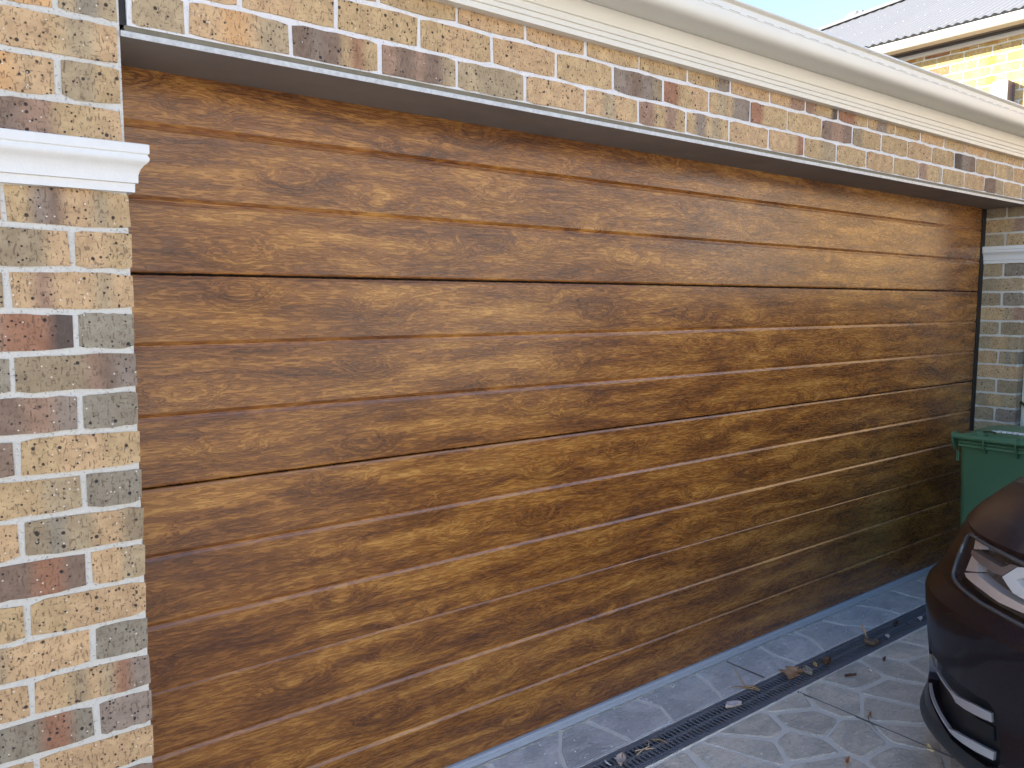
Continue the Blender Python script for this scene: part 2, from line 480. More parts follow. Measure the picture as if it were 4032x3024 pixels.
def brick_geo(L, Dp, Hh, cols, rng, N=8, jit=1.8):
    V, C = [], []
    g_ = 0.0011                                   # worn arrises leave a slightly wider joint
    def colour(f):
        n = len(cols)
        return cols[min(n - 1, max(0, int(f * n * 0.9999)))]
    def shade(c, k): return tuple(min(1, q * k) for q in c) + (1.0,)
    base_k = rng.uniform(0.92, 1.07)
    py = rng.uniform(-0.0012, 0.0012); ty = rng.uniform(-0.001, 0.001)
    for top in (0, 1):
        for i in range(N + 1):
            f = i / N
            x = g_ + (L - 2 * g_) * f
            z = g_ + (Hh - 2 * g_) * top
            if i in (0, N):
                x += rng.uniform(-.0012, .0012) * jit
                z += (0.002 if top == 0 else -0.002) * jit * rng.uniform(.3, 1.3)
            z += rng.uniform(-.0013, .0013) * jit
            V.append((x, py + ty * (f - .5) + rng.uniform(-.0004, .0004), z))
            C.append(shade(colour(f), base_k * rng.uniform(.97, 1.03)))
    b0 = len(V)
    V += [(0, Dp, 0), (L, Dp, 0), (0, Dp, Hh), (L, Dp, Hh)]
    C += [shade(colour(0), base_k), shade(colour(1), base_k)] * 2
    n = N + 1
    F = [(i, i + 1, n + i + 1, n + i) for i in range(N)]
    F.append(tuple(list(range(N, -1, -1)) + [b0, b0 + 1]))
    F.append(tuple([n + i for i in range(n)] + [b0 + 3, b0 + 2]))
    F.append((0, n, b0 + 2, b0)); F.append((N, b0 + 1, b0 + 3, n + N)); F.append((b0, b0 + 2, b0 + 3, b0 + 1))
    return V, F, C

def set_tone(me, C):
    at = me.color_attributes.new('tone', 'FLOAT_COLOR', 'POINT')
    at.data.foreach_set('color', [q for c in C for q in c])

def add_brick(parent, x, y, z, L, cols, rng, rot=0.0, Dp=0.11, Hh=0.076):
    V, F, C = brick_geo(L, Dp, Hh, cols, rng)
    me = bpy.data.meshes.new('brick')
    me.from_pydata(V, [], F)
    set_tone(me, C)
    me.materials.append(M['brick'])
    o = bpy.data.objects.new('brick', me); COL.objects.link(o)
    o.location = (x, y, z); o.rotation_euler = (0, 0, rot)
    o.parent = parent
    return o

def brick_mass(name, parent, items, rng):
    """bricks past the counted ones, joined: items (x,y,z,L,cols,rot)"""
    V, F, C = [], [], []
    for x, y, z, L, cols, rot in items:
        v, f, c = brick_geo(L, 0.11, 0.076, cols, rng, 2)
        m = Matrix.Translation((x, y, z)) @ Matrix.Rotation(rot, 4, 'Z')
        b = len(V)
        V += [tuple(m @ Vector(q)) for q in v]; F += [tuple(i + b for i in q) for q in f]; C += c
    me = bpy.data.meshes.new(name); me.from_pydata(V, [], F); set_tone(me, C)
    o = link(name, me, M['brick'], parent)
    o['kind'] = 'stuff'
    return o

LZ = 2.150            # underside of the brickwork over the door
CO = 0.086            # course height
W = 4.81              # door opening
YD = 0.2276           # face of the door

# ================================================================== THE GARAGE
garage = thing('garage', 'brick double garage with a wood look panel door and cream gutter', 'garage')

# ---- left pier
pier = boxes('brick_pier', [(-2.6, -0.004, 0.0026, YD + .03, 0.0, 2.56)], M['mortar'], garage)
rng = random.Random(11)
LEFT = {  # course below the lintel line: right-hand brick, next brick to the left
    -1: ([O2, G2, O2], [P_, P_, OR]), 0: ([P_, P_, T, O2, P_], [P_]), 1: ([O2, T], [OR, OR, P_]), 2: ([B, RB, T, T, P_], [T]),
    4: ([T, BG, B, P_, P_, O, T], [P_]), 5: ([P_, T], [P_, O, O, P_]), 6: ([P_, RB, P_, P_, O2, P_], [T, O]),
    7: ([G, G], [T, RB, R, R, D]), 8: ([O, O, O, RB, B, BG], [O, G]), 9: ([G, G2], [D, B, RB, BG]), 10: ([T, P_, T], [B]),
    11: ([G2, G], [P_, T, O2]), 12: ([O, G, O2, P_, P_, O], [P_]), 13: ([P_, O2], [D, B, B, R, B]), 14: ([T, P_, P_, P_], [O, T]),
    15: ([G, G], [O, P_, P_]), 16: ([P_, T, O, P_, O2, R, BG], [P_]), 17: ([BG, BG], [G, G, G2, R, R, G]), 18: ([P_, P_], [P_]),
    19: ([BG, B], [P_, T])}
far = []
for k in range(-5, 25):
    if k == 3: continue
    z = LZ - CO * (k + 1) + 0.005
    if z < 0: z = 0.002
    edge = -0.009 if k < 3 else 0.0
    cr = LEFT.get(k, (rc(rng), rc(rng)))
    x1 = edge
    Ls = [0.23 if k % 2 == 0 else 0.11]
    j = 0
    while x1 > -2.5:
        L = Ls[0] if j == 0 else 0.23
        cols = cr[j] if j < 2 else rc(rng)
        if x1 - L > -0.62 or j < 2:
            add_brick(pier, x1 - L, 0, z, L, cols, rng)
        else:
            far.append((x1 - L, 0, z, L, cols, 0))
        x1 -= L + 0.010
        j += 1
# the return of the pier inside the opening
for k in range(0, 25):
    if k == 3: continue
    z = max(0.002, LZ - CO * (k + 1) + 0.005)
    far.append((-0.002, 0.118, z, 0.105, rc(rng), PI / 2))
brick_mass('outer_brickwork', pier, far, rng)

def moulding(z0):
    return [(-0.02, z0), (0.010, z0), (0.0105, z0 + .018), (0.016, z0 + .0195), (0.0165, z0 + .036), (0.020, z0 + .047), (0.026, z0 + .056),
            (0.032, z0 + .061), (0.0355, z0 + .066), (0.036, z0 + .071), (0.0335, z0 + .0755), (0.0325, z0 + .078), (0.036, z0 + .0805),
            (0.0362, z0 + .098), (0.034, z0 + .100), (-0.02, z0 + .101)]
CZ = LZ - CO * 4 - 0.004
sweep('pier_capital', [(-2.6, 0), (0, 0), (0, YD - .005)], moulding(CZ), M['capital'], garage, 35)

# ---- brickwork over the door
wall = boxes('brick_wall', [(0.012, 6.6, 0.0026, YD + .03, LZ + .002, 2.56)], M['mortar_pale'], garage)
rng = random.Random(23)
ROW = {0: [[O2], [P_, P_, OR, P_, O2, O2], [B, BG, B, T, R, T], [RB, B, RB, B, O2], [O2, O, O, O2], [P_], [P_, O2, P_, T], [RB, T, RB, T],
           [T, BG, T, O2, T], [P_], [P_, P_, T, R], [T, O2], [T], [P_], [T], [RB, T, T, O2], [T], [P_], [B, O2], [T], [O2, T]],
       1: [[P_, P_], [P_, T], [T], [T, P_, T], [P_], [T], [BG, B, BG, O], [R, T, P_, P_], [T, O2, T, BG, BG], [R, T, T], [T], [B, RB, B],
           [O, T, T], [T], [P_], [T], [D, BG, B], [T], [T, O2], [P_], [T]],
       2: [[P_], [T], [P_], [T], [P_], [P_], [T], [T], [T, T, BG], [P_], [P_, RB], [RB, T, T, D], [R, T], [P_, BG, T], [T], [P_], [T], [P_], [T], [T], [P_]]}
far = []
for r in range(0, 4):
    z = LZ + CO * r + 0.005
    off = 0.135 if r % 2 == 0 else 0.255
    x0 = 0.022
    for i in range(28):
        xe = off + 0.24 * i - 0.005
        cols = ROW[r][i] if r in ROW and i < len(ROW[r]) else rc(rng)
        if r < 3 and xe < 5.2: add_brick(wall, x0, 0, z, xe - x0, cols, rng)
        elif xe < 6.6: far.append((x0, 0, z, xe - x0, cols, 0))
        x0 = xe + 0.010
brick_mass('outer_brickwork', wall, far, rng)
boxes('control_joint', [(-0.009, 0.020, 0.012, 0.05, LZ + .004, 2.55)], M['rubber'], garage)

# ---- right pier
rpier = boxes('brick_pier', [(W + .004, 6.6, 0.004, YD + .03, 0.0, LZ - .014)], M['mortar'], garage)
rng = random.Random(31)
RP = {0: ([O], [O]), 1: [P_, T, RB], 2: ([T], [O2]), 4: ([G2], [O2]), 5: [O, O2, O2], 6: ([G2], [O]), 7: [T, T, O2, RB], 8: ([O], [O2]),
      9: [O2, T, O2], 10: ([O2, G2], [P_]), 11: [P_], 12: ([O], [O2]), 13: [O, T, O2], 14: ([BG], [O]), 15: [O2, T]}
far = []
for k in range(0, 25):
    if k == 3: continue
    z = max(0.002, LZ - CO * (k + 1) + 0.005)
    c = RP.get(k)
    if k % 2 == 0:
        c = c or (rc(rng), rc(rng))
        add_brick(rpier, W, 0.109, z, 0.109, c[0] * 2, rng, -PI / 2, 0.23)      # near half: end of a front stretcher
        add_brick(rpier, W, YD, z, 0.1085, c[1], rng, -PI / 2, 0.11)
        x0 = W + 0.24
    else:
        add_brick(rpier, W, YD, z, YD, c or rc(rng), rng, -PI / 2, 0.11)
        x0 = W + 0.12
    for i in range(7): far.append((x0 + .24 * i, 0, z, 0.23, rc(rng), 0))
brick_mass('outer_brickwork', rpier, far, rng)
sweep('pier_capital', [(W, YD - .006), (W, 0), (6.6, 0)], moulding(CZ), M['capital'], garage, 35)

# ---- steel lintel
boxes('lintel', [(-0.004, 4.96, -0.005, 0.112, 2.1255, 2.1365), (-0.004, 4.96, 0.115, YD - .001, 2.1262, 2.1366)], M['soffit_steel'], garage)
boxes('lintel_edge', [(-0.004, 4.96, -0.0075, -0.005, 2.1252, 2.1372)], M['galv'], garage)

boxes('bed_joint', [(0.006, 4.96, 0.0035, YD - .002, 2.1374, LZ + .0015)], M['olive_joint'], garage)
# ---- door
door = boxes('garage_door', [(-.06, W + .06, YD + .045, YD + .06, 0.0, 2.16)], M['rubber'], garage)
door['label'] = 'brown wood grain sectional garage door'
PH = 0.1794 * 3
def panel_profile():
    s = 0.1794
    H_ = PH
    up = [(0.0, -.0100), (0.0006, -.0085), (0.0018, -.0068), (0.0046, -.0034), (0.0060, -.0010)]        # top arris of the strip below
    dn = [(0.0062, .0008), (0.0050, .0028), (0.0018, .0072), (0.0006, .0092), (0.0, .0112)]              # lower arris of the strip above
    pr = [(0.045, 0.0026), (0.007, 0.0026), (0.0022, 0.0040), (0.0007, 0.0062), (0.0, 0.0085)]
    for k in (1, 2):
        pr += [(y_, s * k + z_) for y_, z_ in up + dn]
    pr += [(0.0, H_ - .0105), (0.0006, H_ - .0090), (0.0018, H_ - .0072), (0.0048, H_ - .0038), (0.010, H_ - .0022), (0.045, H_ - .0022)]
    return pr
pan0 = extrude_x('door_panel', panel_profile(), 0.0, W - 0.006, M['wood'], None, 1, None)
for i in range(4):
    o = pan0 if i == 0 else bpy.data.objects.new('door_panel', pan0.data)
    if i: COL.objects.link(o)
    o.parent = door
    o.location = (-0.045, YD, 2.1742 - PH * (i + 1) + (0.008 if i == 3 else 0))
extrude_x('bottom_seal', [(YD + .03, .031), (YD + .002, .031), (YD - .006, .0285), (YD - .011, .022), (YD - .0105, .0175), (YD - .013, .0145), (YD - .016, .006), (YD - .012, .002), (YD + .03, .002)],
          -.045, W - .05, M['seal'], door, 1, 35)
boxes('door_jamb', [(W - .046, W - .001, YD - .004, YD + .05, 0.004, 2.124)], M['rubber'], garage)
boxes('door_jamb', [(-.08, -.046, YD - .002, YD + .04, 0.004, 2.124)], M['rubber'], garage)

# ---- eave: ribbed trim, gutter with overflow slots, roof
trim = [(0.004, 2.369), (-.030, 2.369), (-.0305, 2.3845), (-.0265, 2.3864), (-.0312, 2.3884), (-.0315, 2.4008), (-.0275, 2.4026), (-.0322, 2.4046),
        (-.0325, 2.4226), (-.0285, 2.4246), (-.0335, 2.4268), (-.0345, 2.440), (-.0355, 2.4735), (0.004, 2.4735)]
extrude_x('eave_trim', trim, -2.6, 6.8, M['cream'], garage, 1, 25)
gprof = [(-.033, 2.4745), (-.118, 2.4735), (-.130, 2.475), (-.139, 2.4785), (-.1455, 2.484), (-.150, 2.4915), (-.1530, 2.501), (-.1545, 2.512), (-.1550, 2.5245),
         (-.1535, 2.5262), (-.1550, 2.5278), (-.1550, 2.5478), (-.1525, 2.5500), (-.1490, 2.5520), (-.1490, 2.5545), (-.1525, 2.5562), (-.1585, 2.5580), (-.1620, 2.5625),
         (-.1610, 2.5675), (-.1570, 2.5705), (-.1520, 2.5698), (-.1480, 2.5650), (-.1470, 2.55), (-.1465, 2.50), (-.135, 2.485), (-.045, 2.4815), (-.042, 2.57), (-.033, 2.57)]
gutter = extrude_x('gutter', gprof, -2.6, 6.8, M['cream'], garage, 1, 40)
sl0 = boxes('overflow_slot', [(-.031, .031, -.1555, -.1520, 2.5292, 2.5338)], M['slot'], None, 0.0016)
i = 0
for k in range(-30, 52):
    o = sl0 if i == 0 else bpy.data.objects.new('overflow_slot', sl0.data)
    if i: COL.objects.link(o)
    o.parent = gutter
    o.location = (1.769 + 0.0945 * k, 0, 0)
    i += 1
mesh('roof', [(-2.8, -.11, 2.540), (7.0, -.11, 2.540), (7.0, 3.6, 3.9), (-2.8, 3.6, 3.9), (7.0, 7.2, 2.565), (-2.8, 7.2, 2.565),
              (-2.8, -.03, 2.50), (7.0, -.03, 2.50), (7.0, 7.2, 2.50), (-2.8, 7.2, 2.50)],
     [(0, 1, 2, 3), (3, 2, 4, 5), (6, 7, 1, 0), (8, 9, 5, 4), (6, 9, 8, 7), (0, 3, 5, 9, 6), (1, 7, 8, 4, 2)], M['roofmetal'], garage)
boxes('rear_wall', [(-2.6, -2.5, YD + .04, 7.0, 0, 2.5), (6.5, 6.6, YD + .04, 7.0, 0, 2.5), (-2.6, 6.6, 7.0, 7.1, 0, 2.5)], M['mortar'], garage)

# ---- cream downpipe and hose beside the right pier
boxes('downpipe', [(4.872, 4.972, -.072, -.003, 0.02, 2.45)], M['cream'], garage, 0.012)

# ================================================================== HOUSE BEHIND
house = thing('brick_house', 'sunlit brick house with corrugated grey roof rising behind the garage', 'house', (9.0, 1.0, 0))
HX = 7.5
hw_ = part(boxes('brick_wall', [(HX + .004, HX + .2, -4.0, 6.0, 0, 3.98)], M['mortar'], None), house)
rng = random.Random(5)
HC = {(3.708): None}
far = []
ytop = 3.8385
for r in range(-1, 40):
    z = ytop - CO * r - 0.076 + .001
    if z < 0: break
    off = 1.4745 if r % 2 else 1.3545
    for i in range(-18, 22):
        y1 = off + 0.24 * i - 0.005          # far end; brick runs toward -Y
        if y1 > 5.9 or y1 < -3.7: continue
        L = 0.23
        kk = rng.random()
        Y1, Y2 = (.48, .335, .140), (.52, .37, .18)
        c = [Y1, Y2, Y1] if kk < .58 else ([Y1, (.46, .25, .07), Y2] if kk < .78 else ([(.34, .165, .085), (.36, .18, .09)] if kk < .90 else [(.40, .33, .12), Y2]))
        if 0.75 < y1 < 2.6 and r < 8: 
            o = add_brick(None, HX, y1, z, L, c, rng, -PI / 2)
            o.parent = hw_; o.matrix_parent_inverse = Matrix.Translation(house.location).inverted() @ Matrix.Identity(4)
            o.matrix_parent_inverse = Matrix.Identity(4)
        else: far.append((HX, y1, z, L, c, -PI / 2))
brick_mass('outer_brickwork', hw_, far, rng)
# eave of the house
part(boxes('eave_trim', [(HX - .032, HX + .002, -4.0, 6.1, 3.878, 3.915)], M['trimcream'], None), house)
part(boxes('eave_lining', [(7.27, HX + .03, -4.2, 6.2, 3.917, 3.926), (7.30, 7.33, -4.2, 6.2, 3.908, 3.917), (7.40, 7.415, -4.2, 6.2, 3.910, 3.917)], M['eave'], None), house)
hg = [(7.285, 3.905), (7.205, 3.905), (7.190, 3.909), (7.182, 3.918), (7.178, 3.93), (7.178, 3.972), (7.172, 3.977), (7.172, 3.984), (7.180, 3.986), (7.188, 3.978),
      (7.190, 3.93), (7.20, 3.918), (7.272, 3.918), (7.275, 3.972), (7.285, 3.972)]
V, F = [], []
for y in (-4.3, 6.32):
    V += [(x, y, z) for x, z in hg]
n = len(hg)
F = [(j, (j + 1) % n, n + (j + 1) % n, n + j) for j in range(n)] + [tuple(range(n)), tuple(range(n, 2 * n))]
part(mesh('gutter', V, F, M['housecream'], None, 35), house)
# corrugated roof, cut along the hip
RT = math.tan(math.radians(25.4))
def roof_z(x): return 4.004 + (x - 7.16) * RT
V, F = [], []
step = 0.0127
ny = int((6.40 + 3.6) / step)
prev = None
for j in range(ny + 1):
    y = -3.6 + j * step
    dz = 0.0085 * math.cos(2 * PI * y / 0.076)
    xe = min(11.0, 13.56 - y)
    b = len(V)
    V += [(7.16, y, roof_z(7.16) + dz), (max(7.17, xe), y, roof_z(max(7.17, xe)) + dz)]
    if j: F.append((b - 2, b - 1, b + 1, b))
roofo = part(mesh('corrugated_roof', V, F, M['roofmetal'], None, 60), house)
# hip capping with rolled edge
V, F = [], []
A = Vector((7.10, 6.46, roof_z(7.10) + .012)); Bq = Vector((11.06, 2.50, roof_z(11.06) + .012))
dirn = (Bq - A).normalized(); side = dirn.cross(Vector((0, 0, 1))).normalized(); upv = side.cross(dirn)
cs = [(-.115, -.020), (-.10, -.002), (-.05, .012), (-.022, .018), (0, .040), (.022, .018), (.05, .012), (.10, -.002), (.115, -.020)]
for q in (A, Bq):
    V += [q + side * s_ + upv * u_ for s_, u_ in cs]
n = len(cs)
F = [(j, j + 1, n + j + 1, n + j) for j in range(n - 1)]
part(mesh('hip_capping', V, F, M['roofmetal'], None, 60), house)
# far slopes behind the hip and ridge
part(mesh('rear_roof', [(7.13, 6.43, 4.0), (11.0, 2.56, roof_z(11.0)), (14.8, 2.56, roof_z(11.0)), (18.6, 6.43, 4.0), (11.0, -3.6, roof_z(11.0)), (15.0, -3.6, roof_z(11.0))],
                [(0, 1, 2, 3), (1, 4, 5, 2)], M['roofmetal'], None), house)
V, F = [], []
for rrow in (7.30, 8.15, 9.05, 9.95):
    for j in range(-40, 80):
        y = 0.076 * 3 * j * .5
        if y < -3 or y + rrow > 13.2 or y > 5.6: continue
        yy = round(y / .076) * .076
        v, f = boxvf(rrow - .005, rrow + .005, yy - .004, yy + .004, roof_z(rrow), roof_z(rrow) + .0095, len(V))
        V += v; F += f
sc_ = part(mesh('roof_screw', V, F, M['roofmetal'], None), house); sc_['kind'] = 'stuff'
# whirling vent on the far slope
vc = Vector((10.62, 4.42, 5.36))
V, F = [], []
prof = [(.10, -.30), (.10, .0), (.155, .02), (.185, .09), (.175, .17), (.12, .235), (.03, .26)]
ns = 24
for r_, z_ in prof:
    for k in range(ns):
        a = 2 * PI * k / ns
        q = r_ * (1 + (.10 if k % 2 else -.05) * (1 if .01 < z_ < .25 else 0))
        V.append((vc.x + q * math.cos(a), vc.y + q * math.sin(a), vc.z + z_))
for i in range(len(prof) - 1):
    for k in range(ns):
        l = (k + 1) % ns
        F.append((i * ns + k, i * ns + l, (i + 1) * ns + l, (i + 1) * ns + k))
F.append(tuple((len(prof) - 1) * ns + k for k in range(ns)))
part(mesh('turbine_vent', V, F, M['roofmetal'], None, 20), house)
# white box projecting from the wall, with mauve side panel
part(boxes('wall_box', [(HX - .13, HX + .002, 1.165, 1.285, 2.60, 3.49)], M['white'], None, 0.004), house)
part(boxes('side_panel', [(HX - .127, HX + .001, 1.158, 1.164, 2.60, 3.487), (HX - .03, HX + .001, 1.150, 1.158, 2.60, 3.47)], M['purple'], None), house)

# ================================================================== GROUND
ground = mesh('ground', [(-400, -400, -.03), (400, -400, -.03), (400, 400, -.03), (-400, 400, -.03)], [(0, 1, 2, 3)], M['grass']); ground['kind'] = 'structure'
DR0, DR1 = -0.138, -0.006          # drain trench
drv = boxes('driveway', [(-4.0, 9.0, -9.0, DR0, -.02, -.0008), (-4.0, 9.0, DR1, YD + .06, -.02, -.0008)], M['grout'])
drv['kind'] = 'structure'
far_drv = boxes('plain_paving', [(-4.0, 9.0, -9.0, -2.6, -.0006, 0.002), (-4.0, -.6, -2.6, DR0 - .002, -.0006, 0.002), (-4.0, -.02, DR1 + .002, .0, -.0006, 0.002), (5.4, 9.0, -2.6, DR0 - .002, -.0006, 0.002)], M['paving'], drv)

def clip(poly, a, b, c):
    """keep a*x+b*y<=c"""
    out = []
    for i in range(len(poly)):
        p, q = poly[i], poly[(i + 1) % len(poly)]
        dp, dq = a * p[0] + b * p[1] - c, a * q[0] + b * q[1] - c
        if dp <= 0: out.append(p)
        if dp * dq < 0:
            t = dp / (dp - dq); out.append((p[0] + t * (q[0] - p[0]), p[1] + t * (q[1] - p[1])))
    return out
def cells(seeds, rect):
    x0, x1, y0, y1 = rect
    res = []
    for i, s in enumerate(seeds):
        poly = [(x0, y0), (x1, y0), (x1, y1), (x0, y1)]
        for j, t in enumerate(seeds):
            if i == j: continue
            dx, dy = t[0] - s[0], t[1] - s[1]
            if dx * dx + dy * dy > 1.7: continue
            poly = clip(poly, dx, dy, (t[0] ** 2 + t[1] ** 2 - s[0] ** 2 - s[1] ** 2) / 2)
            if len(poly) < 3: break
        if len(poly) >= 3: res.append(poly)
    return res
def inset_round(poly, d, rng, rad=0.022):
    P = [Vector(p) for p in poly]
    Q = []
    for p in P:
        if not Q or (p - Q[-1]).length > 0.006: Q.append(p)
    if len(Q) > 1 and (Q[0] - Q[-1]).length < 0.006: Q.pop()
    P = Q
    if len(P) < 3: return None
    pl = [tuple(p) for p in P]
    n = len(P)
    dd = [d * rng.uniform(.6, 1.5) for _ in range(n)]
    for i in range(n):
        a, b = P[i], P[(i + 1) % n]
        e = (b - a).normalized(); nr = Vector((e.y, -e.x))
        pl = clip(pl, nr.x, nr.y, nr.dot(a) - dd[i])
        if len(pl) < 3: return None
    P = [Vector(p) for p in pl]; n = len(P)
    out = []
    for i in range(n):
        a, b, c = P[i - 1], P[i], P[(i + 1) % n]
        r1 = min(rad, (a - b).length * .35); r2 = min(rad, (c - b).length * .35)
        p0 = b + (a - b).normalized() * r1; p2 = b + (c - b).normalized() * r2
        for t in (0, .5, 1):
            q = p0 * (1 - t) ** 2 + b * 2 * t * (1 - t) + p2 * t * t
            out.append(q + Vector((rng.uniform(-.0015, .0015), rng.uniform(-.0015, .0015))))
        m = (p2 + P[(i + 1) % n] + (b - P[(i + 1) % n]).normalized() * r2) / 2
        if (c - b).length > .12:
            mid = (b + c) / 2; e = (c - b).normalized()
            out.append(mid + Vector((e.y, -e.x)) * rng.uniform(-.005, .004))
    return out
def stone(poly, rng, d=0.008, top=0.0025):
    q = inset_round(poly, d, rng)
    if not q: return
    cx = sum(p.x for p in q) / len(q); cy = sum(p.y for p in q) / len(q)
    n = len(q)
    zt = top + rng.uniform(-.0010, .0012)
    V = []
    for p in q: V.append((p.x - cx, p.y - cy, -.010))
    for p in q: V.append((p.x - cx, p.y - cy, zt - .003))
    for p in q:
        k = Vector((p.x - cx, p.y - cy)); k *= 1 - .007 / max(k.length, .03)
        V.append((k.x, k.y, zt))
    F = []
    for i in range(n):
        j = (i + 1) % n
        F.append((i, j, n + j, n + i)); F.append((n + i, n + j, 2 * n + j, 2 * n + i))
    F.append(tuple(2 * n + i for i in range(n)))
    o = mesh('stone', V, F, M['stone'], drv)
    o.location = (cx, cy, 0)

rng = random.Random(3)
SEEDS = [(2.235, -.309), (2.043, -.393), (1.922, -.299), (2.02, -.21), (2.305, -.176), (2.434, -.285), (2.739, -.21), (2.725, -.394), (2.536, -.472), (2.425, -.58),
         (2.273, -.477), (2.929, -.291), (3.069, -.36), (3.09, -.215), (2.263, -.67), (1.985, -.53), (1.779, -.353)]
for _ in range(6000):
    p = (rng.uniform(-.6, 5.4), rng.uniform(-2.6, DR0))
    if all((p[0] - s[0]) ** 2 + (p[1] - s[1]) ** 2 > .185 ** 2 for s in SEEDS):
        if p[0] > 1.65 and p[0] < 3.2 and p[1] > -.75: continue
        SEEDS.append(p)
for poly in cells(SEEDS, (-.6, 5.4, -2.6, DR0 - .006)): stone(poly, rng, .0085)
# the strip between drain and door: joints at these places (top x, bottom x, bend)
JO = [(-.02, -.02, 0), (.26, .20, .02), (.52, .55, -.02), (.80, .74, .03), (1.10, 1.16, -.02), (1.439, 1.29, -.02), (1.563, 1.597, 0.004), (1.834, 1.821, .04), (2.199, 2.118, .01),
      (2.403, 2.397, 0.0), (2.651, 2.63, -.02), (2.927, 2.845, .025), (3.153, 3.271, -.03), (3.483, 3.54, .03), (3.847, 3.856, -.018), (4.12, 4.06, .02), (4.40, 4.46, -.02), (4.80, 4.80, 0)]
for (a0, b0, k0), (a1, b1, k1) in zip(JO[:-1], JO[1:]):
    ya, yb = 0.205, DR1 + .008
    ym = (ya + yb) / 2
    poly = [(b0, yb), (b1, yb), ((a1 + b1) / 2 + k1, ym), (a1, ya), (a0, ya), ((a0 + b0) / 2 + k0, ym)]
    cx = sum(p[0] for p in poly) / 6
    # slightly bent joints, kept as one concave outline
    q = []
    for (px, py_) in poly:
        dx = 0.0088 if px < cx else -0.0088
        if abs(a0 - 2.403) < .01 and px < cx: dx = .002
        if abs(a1 - 2.403) < .01 and px > cx: dx = -.002
        q.append((px + dx, py_))
    V, F = [], []
    n = 6
    cy = .1
    for lev, sh in ((-.010, 0), (-.0008, 0), (.0022, .004)):
        for px, py_ in q:
            V.append((px + (sh if px < cx else -sh) - cx, py_ + (sh if py_ < ym - .01 else (-sh if py_ > ym + .01 else 0)) - cy, lev))
    for L_ in range(2):
        for i in range(n):
            j = (i + 1) % n
            F.append((L_ * n + i, L_ * n + j, (L_ + 1) * n + j, (L_ + 1) * n + i))
    F.append(tuple(2 * n + i for i in range(n)))
    o = mesh('stone', V, F, M['stone_blue'], drv); o.location = (cx, cy, 0)
# crumbly concrete edge under the door seal
V, F = [], []
rr = random.Random(9)
nx = 240
for i in range(nx + 1):
    x = -.05 + 4.86 * i / nx
    big = 1.0 if rr.random() < .75 else .3
    yf = .203 + rr.uniform(-.006, .006) * big
    V += [(x, yf, -.006), (x, yf + rr.uniform(.001, .004), .0035 + rr.uniform(-.003, .004)), (x, .228, .0045 + rr.uniform(-.0025, .003)), (x, .24, .002)]
for i in range(nx):
    for j in range(3):
        F.append((i * 4 + j, i * 4 + j + 1, i * 4 + j + 5, i * 4 + j + 4))
mesh('concrete_edge', V, F, M['concrete'], drv)
boxes('saw_cut', [(2.3998, 2.4034, -1.6, DR0 - .012, -.003, .0042), (2.3985, 2.4020, DR1 + .012, .20, -.003, .0042)], M['saw'], drv)
# mortar haunch along the drain
V, F = [], []
for side_, y0 in ((0, DR0 - .011), (1, DR1 - .003)):
    b = len(V)
    for i in range(301):
        x = -1.0 + 6.2 * i / 300
        V += [(x, y0 + rr.uniform(-.0035, .002), -.006), (x, y0 + .003 + rr.uniform(-.001, .001), .0035 + rr.uniform(-.002, .002)), (x, y0 + .013 + rr.uniform(-.003, .003), -.002)]
    for i in range(300):
        for j in range(2):
            F.append((b + i * 3 + j, b + i * 3 + j + 1, b + i * 3 + j + 4, b + i * 3 + j + 3))
mesh('drain_haunch', V, F, M['grout'], drv)

# ---- channel drain
drain = thing('channel_drain', 'long charcoal slotted channel drain grate in front of the garage door', 'drain', (0, 0, 0))
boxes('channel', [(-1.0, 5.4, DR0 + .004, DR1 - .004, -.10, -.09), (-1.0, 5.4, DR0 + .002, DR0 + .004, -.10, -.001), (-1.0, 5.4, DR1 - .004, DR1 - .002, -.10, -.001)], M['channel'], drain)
boxes('frame', [(-1.0, 5.4, DR0 + .001, DR0 + .010, -.03, .0028), (-1.0, 5.4, DR1 - .010, DR1 - .001, -.03, .0028)], M['grate'], drain, 0.0012)
V, F = [], []
GL = 0.992
g0, g1 = DR0 + .0125, DR1 - .0125
gm = (g0 + g1) / 2
def addb(*a):
    v, f = boxvf(*a, base=len(V)); V.extend(v); F.extend(f)
addb(0, GL, g0, g0 + .009, -.018, .0005); addb(0, GL, g1 - .009, g1, -.018, .0005); addb(0, GL, gm - .0045, gm + .0045, -.016, .0012)
nb = 46
for i in range(nb + 1):
    x = 0.002 + (GL - .004 - .0085) * i / nb
    w_ = .0075
    addb(x, x + w_, g0 + .0085, gm - .004, -.0026, -.0002); addb(x, x + w_, gm + .004, g1 - .0085, -.0026, -.0002)
gr0 = mesh('grate', V, F, M['grate'], drain)
for i in range(6):
    o = gr0 if i == 0 else bpy.data.objects.new('grate', gr0.data)
    if i: COL.objects.link(o)
    o.parent = drain
    o.location = (-1.0 + .874 - .999 + i * 1.0 + 0.0, 0, 0)

# ---- unseen rendered house added behind the camera to bounce sunlight onto the garage
nbh = thing('added_bounce_house', 'unseen pale house added across the driveway to bounce sunlight', 'house', (3.0, -9.5, 0))
nw = part(boxes('wall', [(-9.0, 16.0, -15.0, -8.6, 0, 5.4)], M['render'], None), nbh)
part(mesh('roof', [(-9.5, -8.1, 5.4), (16.5, -8.1, 5.4), (16.5, -11.8, 7.0), (-9.5, -11.8, 7.0), (16.5, -15.5, 5.4), (-9.5, -15.5, 5.4)], [(0, 1, 2, 3), (3, 2, 4, 5), (0, 5, 4, 1), (0, 3, 5), (1, 4, 2)], M['roofmetal'], None), nbh)
for wx_ in (-5.5, 2.5, 9.5):
    part(boxes('window', [(wx_, wx_ + 1.8, -8.62, -8.56, 1.0, 2.3)], M['window'], None), nbh)
